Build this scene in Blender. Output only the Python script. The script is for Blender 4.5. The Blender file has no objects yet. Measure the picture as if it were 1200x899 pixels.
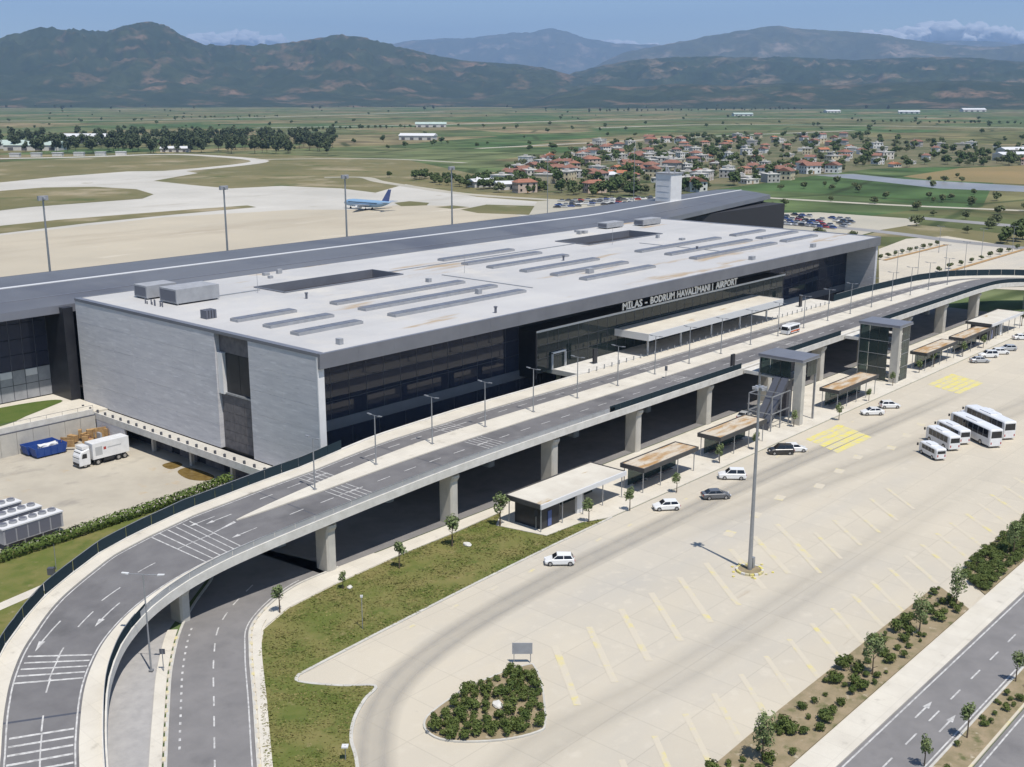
import bpy, bmesh, math, random
import numpy as np
from mathutils import Vector, Matrix, noise as mnoise
R = math.radians
random.seed(11)
sc = bpy.context.scene
col = sc.collection

# ------------------------------------------------------------------ camera, sky, sun, exposure
FPX, CXP, CYP, PITCH, YAW, CAMH = 1333.0, 600.0, 449.5, R(14.2), R(41.6), 60.0
cd = bpy.data.cameras.new('camera'); cam = bpy.data.objects.new('camera', cd); col.objects.link(cam)
cd.sensor_width = 36.0; cd.lens = FPX / 1200.0 * 36.0; cd.clip_start = 0.5; cd.clip_end = 150000.0
cam.location = (0, 0, CAMH); cam.rotation_euler = (math.pi / 2 - PITCH, 0, YAW - math.pi / 2)
sc.camera = cam
SUN_EL, SUN_AZ = R(67), math.atan2(-0.30, -0.954)          # azimuth as atan2(x, y)
sunv = Vector((math.sin(SUN_AZ) * math.cos(SUN_EL), math.cos(SUN_AZ) * math.cos(SUN_EL), math.sin(SUN_EL)))
w = bpy.data.worlds.new('World'); sc.world = w; w.use_nodes = True
nt = w.node_tree; nt.nodes.clear()
sky = nt.nodes.new('ShaderNodeTexSky'); sky.sky_type = 'NISHITA'; sky.sun_disc = False
sky.sun_elevation = SUN_EL; sky.sun_rotation = SUN_AZ; sky.altitude = 1000; sky.air_density = 1.0; sky.dust_density = 0.1; sky.ozone_density = 2.5
bg = nt.nodes.new('ShaderNodeBackground'); bg.inputs[1].default_value = 0.105
wo = nt.nodes.new('ShaderNodeOutputWorld')
nt.links.new(sky.outputs[0], bg.inputs[0]); nt.links.new(bg.outputs[0], wo.inputs[0])
sd = bpy.data.lights.new('sun', 'SUN'); sd.energy = 4.4; sd.angle = R(0.53); sd.color = (1.0, 0.95, 0.87)
so = bpy.data.objects.new('sun', sd); col.objects.link(so); so.location = (0, 0, 500)
so.rotation_euler = (-sunv).to_track_quat('-Z', 'Y').to_euler()
sc.view_settings.view_transform = 'Standard'; sc.view_settings.look = 'None'
sc.view_settings.exposure = 0.34; sc.view_settings.gamma = 1.0; sc.view_settings.use_curve_mapping = False
sc.render.engine = 'CYCLES'
sc.cycles.max_bounces = 8; sc.cycles.transparent_max_bounces = 24; sc.cycles.volume_bounces = 0

# ------------------------------------------------------------------ pixel of the photograph -> direction -> point on a plane of height z
_fw = np.array([math.cos(YAW), math.sin(YAW), 0]); _rt = np.array([math.sin(YAW), -math.cos(YAW), 0]); _up = np.array([0, 0, 1.0])
_f = _fw * math.cos(PITCH) - _up * math.sin(PITCH); _u = _fw * math.sin(PITCH) + _up * math.cos(PITCH)
def ray(x, y): return _f * FPX + _rt * (x - CXP) - _u * (y - CYP)
def G(x, y, z=0.0):
    d = ray(x, y); t = (z - CAMH) / d[2]
    return (float(d[0] * t), float(d[1] * t))
def az_el(x, y):
    d = ray(x, y); return math.atan2(d[1], d[0]), d[2] / math.hypot(d[0], d[1])

# ------------------------------------------------------------------ mesh helpers
class MB:
    def __init__(s): s.v = []; s.f = []; s.m = []; s.mi = 0
    def add(s, vs, fs):
        o = len(s.v); s.v += [tuple(map(float, p)) for p in vs]
        for f in fs: s.f.append(tuple(o + i for i in f)); s.m.append(s.mi)
        return s
    def box(s, x0, x1, y0, y1, z0, z1):
        return s.add([(x0,y0,z0),(x1,y0,z0),(x1,y1,z0),(x0,y1,z0),(x0,y0,z1),(x1,y0,z1),(x1,y1,z1),(x0,y1,z1)],
                     [(3,2,1,0),(4,5,6,7),(0,1,5,4),(1,2,6,5),(2,3,7,6),(3,0,4,7)])
    def cbox(s, c, sx, sy, sz, rz=0):
        ca, sa = math.cos(rz), math.sin(rz); vs = []
        for dz in (0, sz):
            for dx, dy in ((-1,-1),(1,-1),(1,1),(-1,1)):
                x, y = dx*sx/2, dy*sy/2; vs.append((c[0]+x*ca-y*sa, c[1]+x*sa+y*ca, c[2]+dz))
        return s.add(vs, [(3,2,1,0),(4,5,6,7),(0,1,5,4),(1,2,6,5),(2,3,7,6),(3,0,4,7)])
    def prism(s, poly, z0, z1):
        a = sum(poly[i][0]*poly[(i+1)%len(poly)][1]-poly[(i+1)%len(poly)][0]*poly[i][1] for i in range(len(poly)))
        if a < 0: poly = poly[::-1]
        n = len(poly)
        return s.add([(p[0],p[1],z0) for p in poly]+[(p[0],p[1],z1) for p in poly],
                     [tuple(range(n-1,-1,-1)), tuple(range(n,2*n))]+[(i,(i+1)%n,n+(i+1)%n,n+i) for i in range(n)])
    def sheet(s, poly, z):
        a = sum(poly[i][0]*poly[(i+1)%len(poly)][1]-poly[(i+1)%len(poly)][0]*poly[i][1] for i in range(len(poly)))
        if a < 0: poly = poly[::-1]
        return s.add([(p[0],p[1],z) for p in poly], [tuple(range(len(poly)))])
    def tube(s, p0, p1, r0, r1=None, n=8, cap=True):
        r1 = r0 if r1 is None else r1
        p0, p1 = Vector(p0), Vector(p1); d = (p1-p0).normalized()
        a = d.orthogonal().normalized(); b = d.cross(a)
        vs = [p+(a*math.cos(2*math.pi*i/n)+b*math.sin(2*math.pi*i/n))*r for p, r in ((p0,r0),(p1,r1)) for i in range(n)]
        fs = [(i,(i+1)%n,n+(i+1)%n,n+i) for i in range(n)]
        if cap: fs += [tuple(range(n-1,-1,-1)), tuple(range(n,2*n))]
        return s.add(vs, fs)
    def loft(s, rows, closed=False, caps=False):
        k = len(rows[0]); vs = [p for r in rows for p in r]; fs = []
        for i in range(len(rows)-1):
            for j in range(k if closed else k-1):
                fs.append((i*k+j, (i+1)*k+j, (i+1)*k+(j+1)%k, i*k+(j+1)%k))
        if caps: fs += [tuple(range(k)), tuple((len(rows)-1)*k+j for j in range(k-1,-1,-1))]
        return s.add(vs, fs)
    def mesh(s, name, mats, smooth=False):
        me = bpy.data.meshes.new(name); me.from_pydata(s.v, [], s.f)
        for m in (mats if isinstance(mats, (list, tuple)) else [mats]): me.materials.append(m)
        if any(s.m): me.polygons.foreach_set('material_index', s.m)
        if smooth: me.polygons.foreach_set('use_smooth', [True]*len(s.f))
        me.update(); return me
    def build(s, name, mats, parent=None, smooth=False, local=False):
        """verts in world metres unless local; a child's origin is its thing's base, a top-level mesh gets its own base as origin"""
        off = Vector((0,0,0)); loc = Vector((0,0,0))
        if parent is not None and not local:
            p = parent
            while p is not None: off += p.location; p = p.parent
        if parent is None and not local:
            a = np.array(s.v); off = Vector(((a[:,0].min()+a[:,0].max())/2, (a[:,1].min()+a[:,1].max())/2, a[:,2].min())); loc = off
        if off.length > 0: s.v = [(x-off.x, y-off.y, z-off.z) for x, y, z in s.v]
        o = bpy.data.objects.new(name, s.mesh(name, mats, smooth)); col.objects.link(o)
        o.location = loc
        if parent is not None: o.parent = parent
        return o
def tag(o, label=None, cat=None, group=None, kind=None):
    if label: o['label'] = label
    if cat: o['category'] = cat
    if group: o['group'] = group
    if kind: o['kind'] = kind
    return o
def thing(name, label, cat, loc=(0,0,0), rz=0, group=None):
    o = bpy.data.objects.new(name, None); col.objects.link(o); o.empty_display_size = 0.5
    o.location = loc; o.rotation_euler = (0,0,rz); return tag(o, label, cat, group)
def inst(name, me, parent=None, loc=(0,0,0), rz=0, scale=None):
    o = bpy.data.objects.new(name, me); col.objects.link(o); o.location = loc; o.rotation_euler = (0,0,rz)
    if scale: o.scale = scale
    if parent is not None: o.parent = parent
    return o
def copy_tree(o, parent=None, label=None, group=None, loc=None, rz=None, scale=None):
    c = o.copy(); col.objects.link(c)
    if parent is not None: c.parent = parent
    for ch in o.children: copy_tree(ch, c)
    if label: c['label'] = label
    if group: c['group'] = group
    if loc is not None: c.location = loc
    if rz is not None: c.rotation_euler = (0,0,rz)
    if scale is not None: c.scale = scale if isinstance(scale, (tuple, list)) else (scale,)*3
    return c
def struct(mb, name, mat, parent=None): 
    o = mb.build(name, mat, parent); 
    if parent is None: o['kind'] = 'structure'
    return o
def catmull(pts, n=8, closed=False):
    P = [np.array(p, float) for p in pts]; out = []
    N = len(P); rng = range(N) if closed else range(N-1)
    for i in rng:
        g = (lambda k: P[k % N]) if closed else (lambda k: P[min(max(k,0),N-1)])
        p0, p1, p2, p3 = g(i-1), g(i), g(i+1), g(i+2)
        for j in range(n):
            t = j/n; out.append(tuple(0.5*((2*p1)+(-p0+p2)*t+(2*p0-5*p1+4*p2-p3)*t*t+(-p0+3*p1-3*p2+p3)*t**3)))
    if not closed: out.append(tuple(P[-1]))
    return out
def ribbon(path, wd, z, zt=None):
    """flat strip along a 2D path"""
    m = MB(); rows = []
    for i, p in enumerate(path):
        a = path[max(i-1,0)]; b = path[min(i+1,len(path)-1)]
        d = Vector((b[0]-a[0], b[1]-a[1])).normalized(); n = Vector((-d.y, d.x))
        rows.append([(p[0]-n.x*wd/2, p[1]-n.y*wd/2, z), (p[0]+n.x*wd/2, p[1]+n.y*wd/2, z)])
    m.loft([[r[1], r[0]] for r in rows]); return m

# ------------------------------------------------------------------ materials
def mat(name, c, rough=0.8, c2=None, scale=0.3, det=5, bump=0.0, bscale=None, metal=0.0, coord='pos', stretch=(1,1,1), lo=0.35, hi=0.65, spec=0.3, layers=(), coat=0):
    """noise-mixed colour; layers = extra (colour, scale, lo, hi, stretch) masks on top"""
    m = bpy.data.materials.new(name); m.use_nodes = True; t = m.node_tree; N, L = t.nodes, t.links
    b = N['Principled BSDF']; b.inputs['Roughness'].default_value = rough; b.inputs['Metallic'].default_value = metal
    b.inputs['Specular IOR Level'].default_value = spec; b.inputs['Coat Weight'].default_value = coat
    if coord == 'pos': src = N.new('ShaderNodeNewGeometry').outputs['Position']
    else: src = N.new('ShaderNodeTexCoord').outputs['Object']
    def nz(sc_, st, d=det):
        mp = N.new('ShaderNodeMapping'); mp.inputs['Scale'].default_value = st; L.new(src, mp.inputs[0])
        n = N.new('ShaderNodeTexNoise'); n.inputs['Scale'].default_value = sc_; n.inputs['Detail'].default_value = d; n.inputs['Roughness'].default_value = 0.6
        L.new(mp.outputs[0], n.inputs[0]); return n.outputs[0]
    c4 = (*c, 1); last = None
    if c2 is not None or layers:
        cur = None
        allm = ([(c2, scale, lo, hi, stretch)] if c2 is not None else []) + list(layers)
        for cc, s_, l_, h_, st in allm:
            mr = N.new('ShaderNodeMapRange'); mr.inputs[1].default_value = l_; mr.inputs[2].default_value = h_; L.new(nz(s_, st), mr.inputs[0])
            mx = N.new('ShaderNodeMix'); mx.data_type = 'RGBA'; L.new(mr.outputs[0], mx.inputs[0])
            if cur is None: mx.inputs[6].default_value = c4
            else: L.new(cur, mx.inputs[6])
            mx.inputs[7].default_value = (*cc, 1); cur = mx.outputs[2]
        L.new(cur, b.inputs['Base Color'])
    else: b.inputs['Base Color'].default_value = c4
    if bump:
        bp = N.new('ShaderNodeBump'); bp.inputs['Strength'].default_value = bump; bp.inputs['Distance'].default_value = 0.1
        L.new(nz(bscale or scale*6, stretch), bp.inputs['Height']); L.new(bp.outputs[0], b.inputs['Normal'])
    return m
def glass(name, tint, trans, rough=0.03, ior=1.5, df_=.05, op=.45):
    m = bpy.data.materials.new(name); m.use_nodes = True; t = m.node_tree; N, L = t.nodes, t.links; N.clear()
    tr = N.new('ShaderNodeBsdfTransparent'); tr.inputs[0].default_value = (*[x*trans for x in tint], 1)
    df = N.new('ShaderNodeBsdfDiffuse'); df.inputs[0].default_value = (*[x*df_ for x in tint], 1)
    gl = N.new('ShaderNodeBsdfGlossy'); gl.inputs[1].default_value = rough
    fr = N.new('ShaderNodeFresnel'); fr.inputs[0].default_value = ior
    a = N.new('ShaderNodeMixShader'); a.inputs[0].default_value = op; L.new(tr.outputs[0], a.inputs[1]); L.new(df.outputs[0], a.inputs[2])
    gq = N.new('ShaderNodeNewGeometry'); mu = N.new('ShaderNodeMath'); mu.operation = 'SUBTRACT'; mu.use_clamp = True; L.new(fr.outputs[0], mu.inputs[0]); L.new(gq.outputs['Backfacing'], mu.inputs[1])   # reflect at the outer face only
    x = N.new('ShaderNodeMixShader'); L.new(mu.outputs[0], x.inputs[0]); L.new(a.outputs[0], x.inputs[1]); L.new(gl.outputs[0], x.inputs[2])
    o = N.new('ShaderNodeOutputMaterial'); L.new(x.outputs[0], o.inputs[0]); return m
def brick_over(m, bw, bh, mortar, dark, rot=0.0):
    """darken joints of slabs laid on the world plane"""
    t = m.node_tree; N, L = t.nodes, t.links; b = N['Principled BSDF']; src = b.inputs['Base Color'].links[0].from_socket
    g = N.new('ShaderNodeNewGeometry'); mp = N.new('ShaderNodeMapping'); mp.inputs['Rotation'].default_value[2] = rot; L.new(g.outputs[0], mp.inputs[0])
    br = N.new('ShaderNodeTexBrick'); br.offset = 0.0; br.inputs['Scale'].default_value = 1; br.inputs['Brick Width'].default_value = bw; br.inputs['Row Height'].default_value = bh
    br.inputs['Mortar Size'].default_value = mortar; br.inputs['Mortar Smooth'].default_value = 0.4
    br.inputs['Color1'].default_value = (1,1,1,1); br.inputs['Color2'].default_value = (0.955,0.955,0.96,1); br.inputs['Mortar'].default_value = (dark,dark,dark,1)
    L.new(mp.outputs[0], br.inputs[0]); mx = N.new('ShaderNodeMix'); mx.data_type = 'RGBA'; mx.blend_type = 'MULTIPLY'; mx.inputs[0].default_value = 1
    L.new(src, mx.inputs[6]); L.new(br.outputs[0], mx.inputs[7]); L.new(mx.outputs[2], b.inputs['Base Color']); return m

M = {}
M['lot'] = brick_over(mat('lot_concrete', (0.52,0.465,0.37), 0.9, (0.47,0.425,0.345), 0.03, 6, 0.1, 3, layers=(
    ((0.42,0.395,0.35), 0.02, 0.5, 0.75, (0.6,2.0,1)), ((0.54,0.49,0.40), 0.5, 0.55, 0.8, (1,1,1)), ((0.38,0.31,0.225), 0.12, 0.67, 0.76, (0.4,2.4,1)), ((0.30,0.27,0.23), 0.8, 0.70, 0.76, (1,1,1)))), 6, 6, 0.045, 0.80)
M['tyre'] = mat('tyre_worn_concrete', (0.33,0.315,0.285), 0.9, (0.40,0.37,0.32), 0.4, 5, stretch=(1,1,1))
_t = M['tyre'].node_tree; _at = _t.nodes.new('ShaderNodeAttribute'); _at.attribute_name = 'wear'; _tr = _t.nodes.new('ShaderNodeBsdfTransparent'); _mx = _t.nodes.new('ShaderNodeMixShader')
_t.links.new(_at.outputs['Fac'], _mx.inputs[0]); _t.links.new(_tr.outputs[0], _mx.inputs[1]); _t.links.new(_t.nodes['Principled BSDF'].outputs[0], _mx.inputs[2]); _t.links.new(_mx.outputs[0], _t.nodes['Material Output'].inputs[0])
M['pave'] = brick_over(mat('light_paving', (0.60,0.56,0.48), 0.85, (0.53,0.49,0.415), 0.25, 6, 0.1, 4, layers=(((0.36,0.33,0.28), 0.5, 0.62, 0.78, (1,1,1)),)), 2.5, 2.5, 0.03, 0.85)
M['conc'] = mat('pale_concrete', (0.50,0.475,0.42), 0.85, (0.42,0.40,0.36), 0.5, 6, 0.12, 5, layers=(((0.33,0.31,0.28), 1.2, 0.6, 0.8, (1,1,0.12)),))
M['lip'] = mat('white_concrete_edge', (0.62,0.60,0.56), 0.8, (0.52,0.50,0.46), 0.8, 5)
M['kerb'] = mat('kerb_concrete', (0.52,0.50,0.45), 0.85, (0.42,0.40,0.36), 1.0, 5)
M['yard'] = mat('yard_concrete', (0.44,0.40,0.325), 0.9, (0.37,0.335,0.275), 0.12, 7, 0.2, 3, layers=(((0.25,0.23,0.20), 0.09, 0.56, 0.72, (1,1.6,1)), ((0.40,0.32,0.22), 0.16, 0.62, 0.7, (1,1,1))))
M['puddle'] = mat('muddy_water', (0.13,0.085,0.025), 0.15, (0.20,0.14,0.05), 0.8, 4)
M['asph'] = mat('viaduct_asphalt', (0.135,0.13,0.132), 0.85, (0.165,0.16,0.16), 0.35, 6, 0.2, 12, layers=(((0.105,0.102,0.104), 0.12, 0.55, 0.7, (1,1,1)),))
M['asph2'] = mat('road_asphalt', (0.17,0.163,0.16), 0.85, (0.21,0.20,0.195), 0.3, 6, 0.2, 12, layers=(((0.135,0.13,0.13), 0.15, 0.56, 0.72, (1,1,1)),))
M['verge'] = mat('grey_paving', (0.36,0.345,0.33), 0.9, (0.30,0.29,0.28), 0.8, 6, 0.2, 8)
M['white'] = mat('white_road_paint', (0.55,0.54,0.52), 0.7, (0.27,0.262,0.255), 1.6, 6, lo=0.40, hi=0.70)
M['yellow'] = mat('worn_yellow_paint', (0.58,0.50,0.20), 0.8, (0.515,0.462,0.367), 0.55, 8, lo=0.28, hi=0.48)
M['yellow2'] = mat('fresh_yellow_paint', (0.63,0.545,0.13), 0.7, (0.53,0.475,0.31), 0.7, 7, lo=0.38, hi=0.60)
M['grass'] = mat('rough_grass', (0.10,0.122,0.024), 0.95, (0.18,0.16,0.055), 0.16, 7, 0.6, 4, layers=(((0.085,0.11,0.02), 0.35, 0.5, 0.68, (1,1,1)), ((0.27,0.22,0.115), 0.45, 0.62, 0.74, (1,1,1))))
M['lawn'] = mat('green_lawn', (0.065,0.105,0.018), 0.95, (0.09,0.12,0.025), 0.5, 6, 0.5, 5)
M['soil'] = mat('dry_planting_soil', (0.30,0.235,0.15), 0.95, (0.21,0.175,0.10), 0.6, 6, 0.5, 5, layers=(((0.11,0.115,0.045), 0.5, 0.58, 0.70, (1,1,1)), ((0.42,0.36,0.27), 0.9, 0.62, 0.72, (1,1,1))))
M['apron'] = mat('apron_concrete', (0.46,0.405,0.31), 0.9, (0.40,0.355,0.275), 0.012, 8, layers=(((0.35,0.30,0.225), 0.012, 0.50, 0.68, (0.5,1.6,1)), ((0.52,0.47,0.38), 0.03, 0.6, 0.72, (0.5,2,1))))
M['taxi'] = mat('taxiway_concrete', (0.50,0.475,0.425), 0.9, (0.40,0.38,0.335), 0.012, 8, layers=(((0.33,0.30,0.25), 0.02, 0.58, 0.75, (0.5,1.5,1)), ((0.30,0.27,0.20), 0.05, 0.64, 0.72, (1,1,1))))
M['drygrass'] = mat('airfield_grass', (0.19,0.16,0.075), 0.95, (0.12,0.115,0.045), 0.012, 9, layers=(((0.30,0.25,0.16), 0.018, 0.54, 0.68, (1,1,1)), ((0.085,0.10,0.03), 0.03, 0.55, 0.68, (1,1,1))))
M['brownfield'] = mat('dry_field', (0.25,0.18,0.08), 0.95, (0.19,0.15,0.065), 0.01, 6)
M['water'] = mat('pale_ponds', (0.20,0.205,0.21), 0.35, (0.28,0.27,0.26), 0.02, 5)
M['gravelroad'] = mat('pale_track', (0.42,0.385,0.31), 0.9, (0.34,0.32,0.26), 0.02, 5)
M['greyroad'] = mat('far_road', (0.27,0.265,0.26), 0.9, (0.22,0.215,0.21), 0.03, 5)
M['roof'] = mat('pale_roof_membrane', (0.48,0.47,0.455), 0.75, (0.41,0.405,0.40), 0.04, 7, 0.05, 3, layers=(((0.52,0.495,0.45), 0.06, 0.55, 0.7, (1,1,1)), ((0.38,0.30,0.21), 0.07, 0.61, 0.68, (0.45,2.2,1)), ((0.40,0.40,0.41), 0.3, 0.66, 0.74, (0.4,2,1))))
brick_over(M['roof'], 24.0, 3.0, 0.03, 0.95)
M['roofmetal'] = mat('grey_metal_fascia', (0.21,0.215,0.24), 0.42, (0.18,0.185,0.21), 0.2, 4, metal=0.3)
M['pierroof'] = mat('dark_standing_seam_roof', (0.13,0.133,0.145), 0.5, (0.165,0.168,0.18), 0.05, 5, metal=0.2, stretch=(0.2,1,1), layers=(((0.105,0.108,0.125), 0.03, 0.5, 0.65, (1,0.5,1)),))
M['stone'] = mat('grey_stone_cladding', (0.56,0.55,0.56), 0.8, (0.47,0.465,0.485), 0.55, 7, 0.25, 3, stretch=(0.35,0.35,2.6), layers=(((0.64,0.63,0.64), 1.1, 0.55, 0.72, (0.3,0.3,2.2)), ((0.37,0.37,0.395), 1.6, 0.60, 0.74, (0.3,0.3,2.5))))
M['stoneedge'] = mat('pale_stone_edge', (0.70,0.69,0.68), 0.8, (0.64,0.63,0.62), 0.5, 4)
M['black'] = mat('black_cladding_and_shade', (0.020,0.021,0.026), 0.35, (0.03,0.031,0.036), 0.4, 3)
M['dark'] = mat('dark_interior', (0.035,0.035,0.04), 0.8)
M['mull'] = mat('dark_mullion', (0.11,0.115,0.135), 0.45, metal=0.4)
M['steel'] = mat('galvanised_steel', (0.36,0.37,0.385), 0.45, (0.30,0.31,0.325), 1.5, 3, metal=0.5)
M['trim'] = mat('pale_metal_trim', (0.60,0.60,0.60), 0.5)
M['inter'] = mat('pale_interior_panel', (0.38,0.37,0.36), 0.7)
M['letter'] = mat('white_sign_letter', (0.93,0.93,0.93), 0.5)
M['blue_glass'] = glass('dark_blue_glass', (0.34,0.38,0.56), 0.8, df_=.22)
M['green_glass'] = glass('green_tinted_glass', (0.42,0.58,0.54), 0.6, df_=.14)
M['rail_glass'] = glass('railing_glass', (0.22,0.34,0.42), 0.35, ior=1.3, df_=.14, op=.8)
M['grille'] = mat('brown_grey_louvre', (0.15,0.14,0.145), 0.6, (0.10,0.095,0.10), 1.0, 4)
M['hvac'] = mat('hvac_panel', (0.34,0.345,0.36), 0.55, (0.28,0.285,0.30), 0.7, 4)
M['hvacdark'] = mat('hvac_louvre', (0.12,0.125,0.15), 0.6)
M['canopyw'] = mat('pale_canopy_roof', (0.58,0.545,0.47), 0.8, (0.50,0.46,0.39), 0.25, 6, layers=(((0.40,0.30,0.17), 0.25, 0.62, 0.69, (0.4,1.6,1)),))
M['rust'] = mat('rust_stained_roof', (0.50,0.44,0.35), 0.85, (0.36,0.215,0.09), 0.45, 7, lo=0.42, hi=0.60, stretch=(0.35,1.4,1), layers=(((0.20,0.14,0.10), 1.4, 0.58, 0.72, (1,1,1)),))
M['darkfascia'] = mat('dark_shelter_fascia', (0.055,0.055,0.055), 0.6, (0.075,0.07,0.065), 1.0, 3)
M['carglass'] = mat('car_glass', (0.012,0.014,0.018), 0.06, spec=0.6)
M['tyre_r'] = mat('tyre_rubber', (0.018,0.018,0.018), 0.85)
M['rim'] = mat('alloy_rim', (0.42,0.42,0.43), 0.35, metal=0.7)
M['lampw'] = mat('headlamp', (0.7,0.7,0.72), 0.15)
M['lampr'] = mat('tail_lamp', (0.35,0.02,0.015), 0.3)
M['plastic'] = mat('dark_trim_plastic', (0.03,0.03,0.032), 0.6)
PAINT = {k: mat(k+'_car_paint', c, 0.28, spec=0.5, coat=0.6) for k, c in dict(white=(0.74,0.74,0.73), silver=(0.40,0.41,0.42), black=(0.02,0.02,0.022), grey=(0.10,0.105,0.115), red=(0.34,0.03,0.025), blue=(0.04,0.08,0.25), lightblue=(0.22,0.36,0.52)).items()}
M['buswhite'] = mat('bus_paint', (0.74,0.74,0.74), 0.3, (0.66,0.66,0.66), 0.8, 3, coat=0.5)
M['orange'] = mat('orange_stripe', (0.62,0.13,0.04), 0.5)
M['blueskip'] = mat('blue_skip_paint', (0.018,0.055,0.24), 0.55, (0.03,0.075,0.26), 1.2, 4)
M['junk'] = mat('scrap_timber', (0.42,0.27,0.12), 0.9, (0.28,0.17,0.08), 1.5, 4)
M['junkred'] = mat('scrap_red', (0.28,0.05,0.04), 0.8)
M['bark'] = mat('bark', (0.13,0.095,0.065), 0.9, (0.09,0.065,0.045), 3, 3, coord='obj')
def leaf(name, c, c2):
    m = mat(name, c, 0.7, c2, 0.9, 4, coord='pos', lo=0.35, hi=0.62); b = m.node_tree.nodes['Principled BSDF']
    b.inputs['Transmission Weight'].default_value = 0; b.inputs['Subsurface Weight'].default_value = 0
    return m
M['leaf_bush'] = leaf('shrub_leaves', (0.050,0.078,0.014), (0.10,0.125,0.028))
M['leaf_young'] = leaf('young_tree_leaves', (0.11,0.15,0.05), (0.16,0.195,0.08))
M['leaf_hedge'] = leaf('hedge_leaves', (0.060,0.095,0.014), (0.10,0.14,0.03))
M['leaf_dark'] = mat('dark_pine_foliage', (0.045,0.062,0.028), 0.85, (0.07,0.09,0.038), 0.05, 4)
M['leaf_far'] = mat('village_foliage', (0.050,0.080,0.025), 0.85, (0.085,0.112,0.036), 0.04, 4)
M['leaf_olive'] = mat('olive_foliage', (0.115,0.13,0.06), 0.85, (0.085,0.105,0.04), 0.04, 4)

# ------------------------------------------------------------------ ground sheet (fields to the horizon)
def field_material():
    m = bpy.data.materials.new('plain_fields'); m.use_nodes = True; t = m.node_tree; N, L = t.nodes, t.links; b = N['Principled BSDF']; b.inputs['Roughness'].default_value = 0.95
    b.inputs['Specular IOR Level'].default_value = 0.1
    g = N.new('ShaderNodeNewGeometry')
    def vor(scale, st, rot):
        wn = N.new('ShaderNodeTexNoise'); wn.inputs['Scale'].default_value = 0.0015; L.new(g.outputs[0], wn.inputs[0])
        wm = N.new('ShaderNodeMix'); wm.data_type = 'VECTOR'; wm.blend_type = 'MIX' if False else 'MIX'
        mp = N.new('ShaderNodeMapping'); mp.inputs['Scale'].default_value = st; mp.inputs['Rotation'].default_value[2] = rot; L.new(g.outputs[0], mp.inputs[0])
        v = N.new('ShaderNodeTexVoronoi'); v.voronoi_dimensions = '2D'; v.distance = 'CHEBYCHEV'; v.inputs['Scale'].default_value = scale; v.inputs['Randomness'].default_value = 0.85
        L.new(mp.outputs[0], v.inputs['Vector']); return v
    v1 = vor(0.0035, (1,2.2,1), R(-35)); v2 = vor(0.009, (1,0.5,1), R(50))
    def ramp(sock, cols):
        sp = N.new('ShaderNodeSeparateColor'); L.new(sock, sp.inputs[0]); r = N.new('ShaderNodeValToRGB'); r.color_ramp.interpolation = 'CONSTANT'
        e = r.color_ramp.elements
        for i, c in enumerate(cols):
            el = e[i] if i < 2 else e.new(0.5)
            el.position = i/len(cols); el.color = (*c, 1)
        L.new(sp.outputs[0], r.inputs[0]); return r.outputs[0]
    A = ramp(v1.outputs['Color'], [(0.12,0.135,0.055),(0.23,0.20,0.10),(0.15,0.155,0.07),(0.30,0.24,0.14),(0.06,0.135,0.045),(0.16,0.155,0.075),(0.09,0.145,0.055),(0.26,0.22,0.12)])
    B = ramp(v2.outputs['Color'], [(0.17,0.16,0.075),(0.095,0.115,0.045),(0.27,0.22,0.125),(0.18,0.165,0.08),(0.11,0.13,0.055),(0.22,0.19,0.10)])
    mx = N.new('ShaderNodeMix'); mx.data_type = 'RGBA'; mx.inputs[0].default_value = 0.4; L.new(A, mx.inputs[6]); L.new(B, mx.inputs[7])
    ve = N.new('ShaderNodeTexVoronoi'); ve.voronoi_dimensions = '2D'; ve.feature = 'DISTANCE_TO_EDGE'; ve.inputs['Scale'].default_value = 0.0045; ve.inputs['Randomness'].default_value = .8
    mp_ = N.new('ShaderNodeMapping'); mp_.inputs['Scale'].default_value = (1,2.0,1); mp_.inputs['Rotation'].default_value[2] = R(-35); L.new(g.outputs[0], mp_.inputs[0]); L.new(mp_.outputs[0], ve.inputs['Vector'])
    hr_ = N.new('ShaderNodeMapRange'); hr_.inputs[1].default_value = .012; hr_.inputs[2].default_value = .035; hr_.inputs[3].default_value = .8; hr_.inputs[4].default_value = 0; L.new(ve.outputs['Distance'], hr_.inputs[0])
    hx = N.new('ShaderNodeMix'); hx.data_type = 'RGBA'; L.new(hr_.outputs[0], hx.inputs[0]); L.new(mx.outputs[2], hx.inputs[6]); hx.inputs[7].default_value = (.05,.07,.025,1); mx = hx
    n = N.new('ShaderNodeTexNoise'); n.inputs['Scale'].default_value = 0.02; n.inputs['Detail'].default_value = 8; L.new(g.outputs[0], n.inputs[0])
    mr = N.new('ShaderNodeMapRange'); mr.inputs[1].default_value = 0.3; mr.inputs[2].default_value = 0.7; mr.inputs[3].default_value = 0.42; mr.inputs[4].default_value = 1.15; L.new(n.outputs[0], mr.inputs[0])
    m2 = N.new('ShaderNodeMix'); m2.data_type = 'RGBA'; m2.blend_type = 'MULTIPLY'; m2.inputs[0].default_value = 1; L.new(mx.outputs[2], m2.inputs[6]); L.new(mr.outputs[0], m2.inputs[7])
    L.new(m2.outputs[2], b.inputs['Base Color']); return m
M['fields'] = field_material()
YZ = -1.8      # level of the sunken service yard
g = MB(); YX0, YX1, YY0, YY1 = 26.0, 103.6, 147.4, 194.05
xs = [-3000,-200,0,YX0,YX1,200,400,800,1600,3200,6400,12800,22000,33000]; ys = [-3000,-200,0,100,YY0,YY1,400,800,1600,3200,6400,12800,22000,33000]
g.v = [(x, y, 0.0) for x in xs for y in ys]; ny = len(ys)
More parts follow.
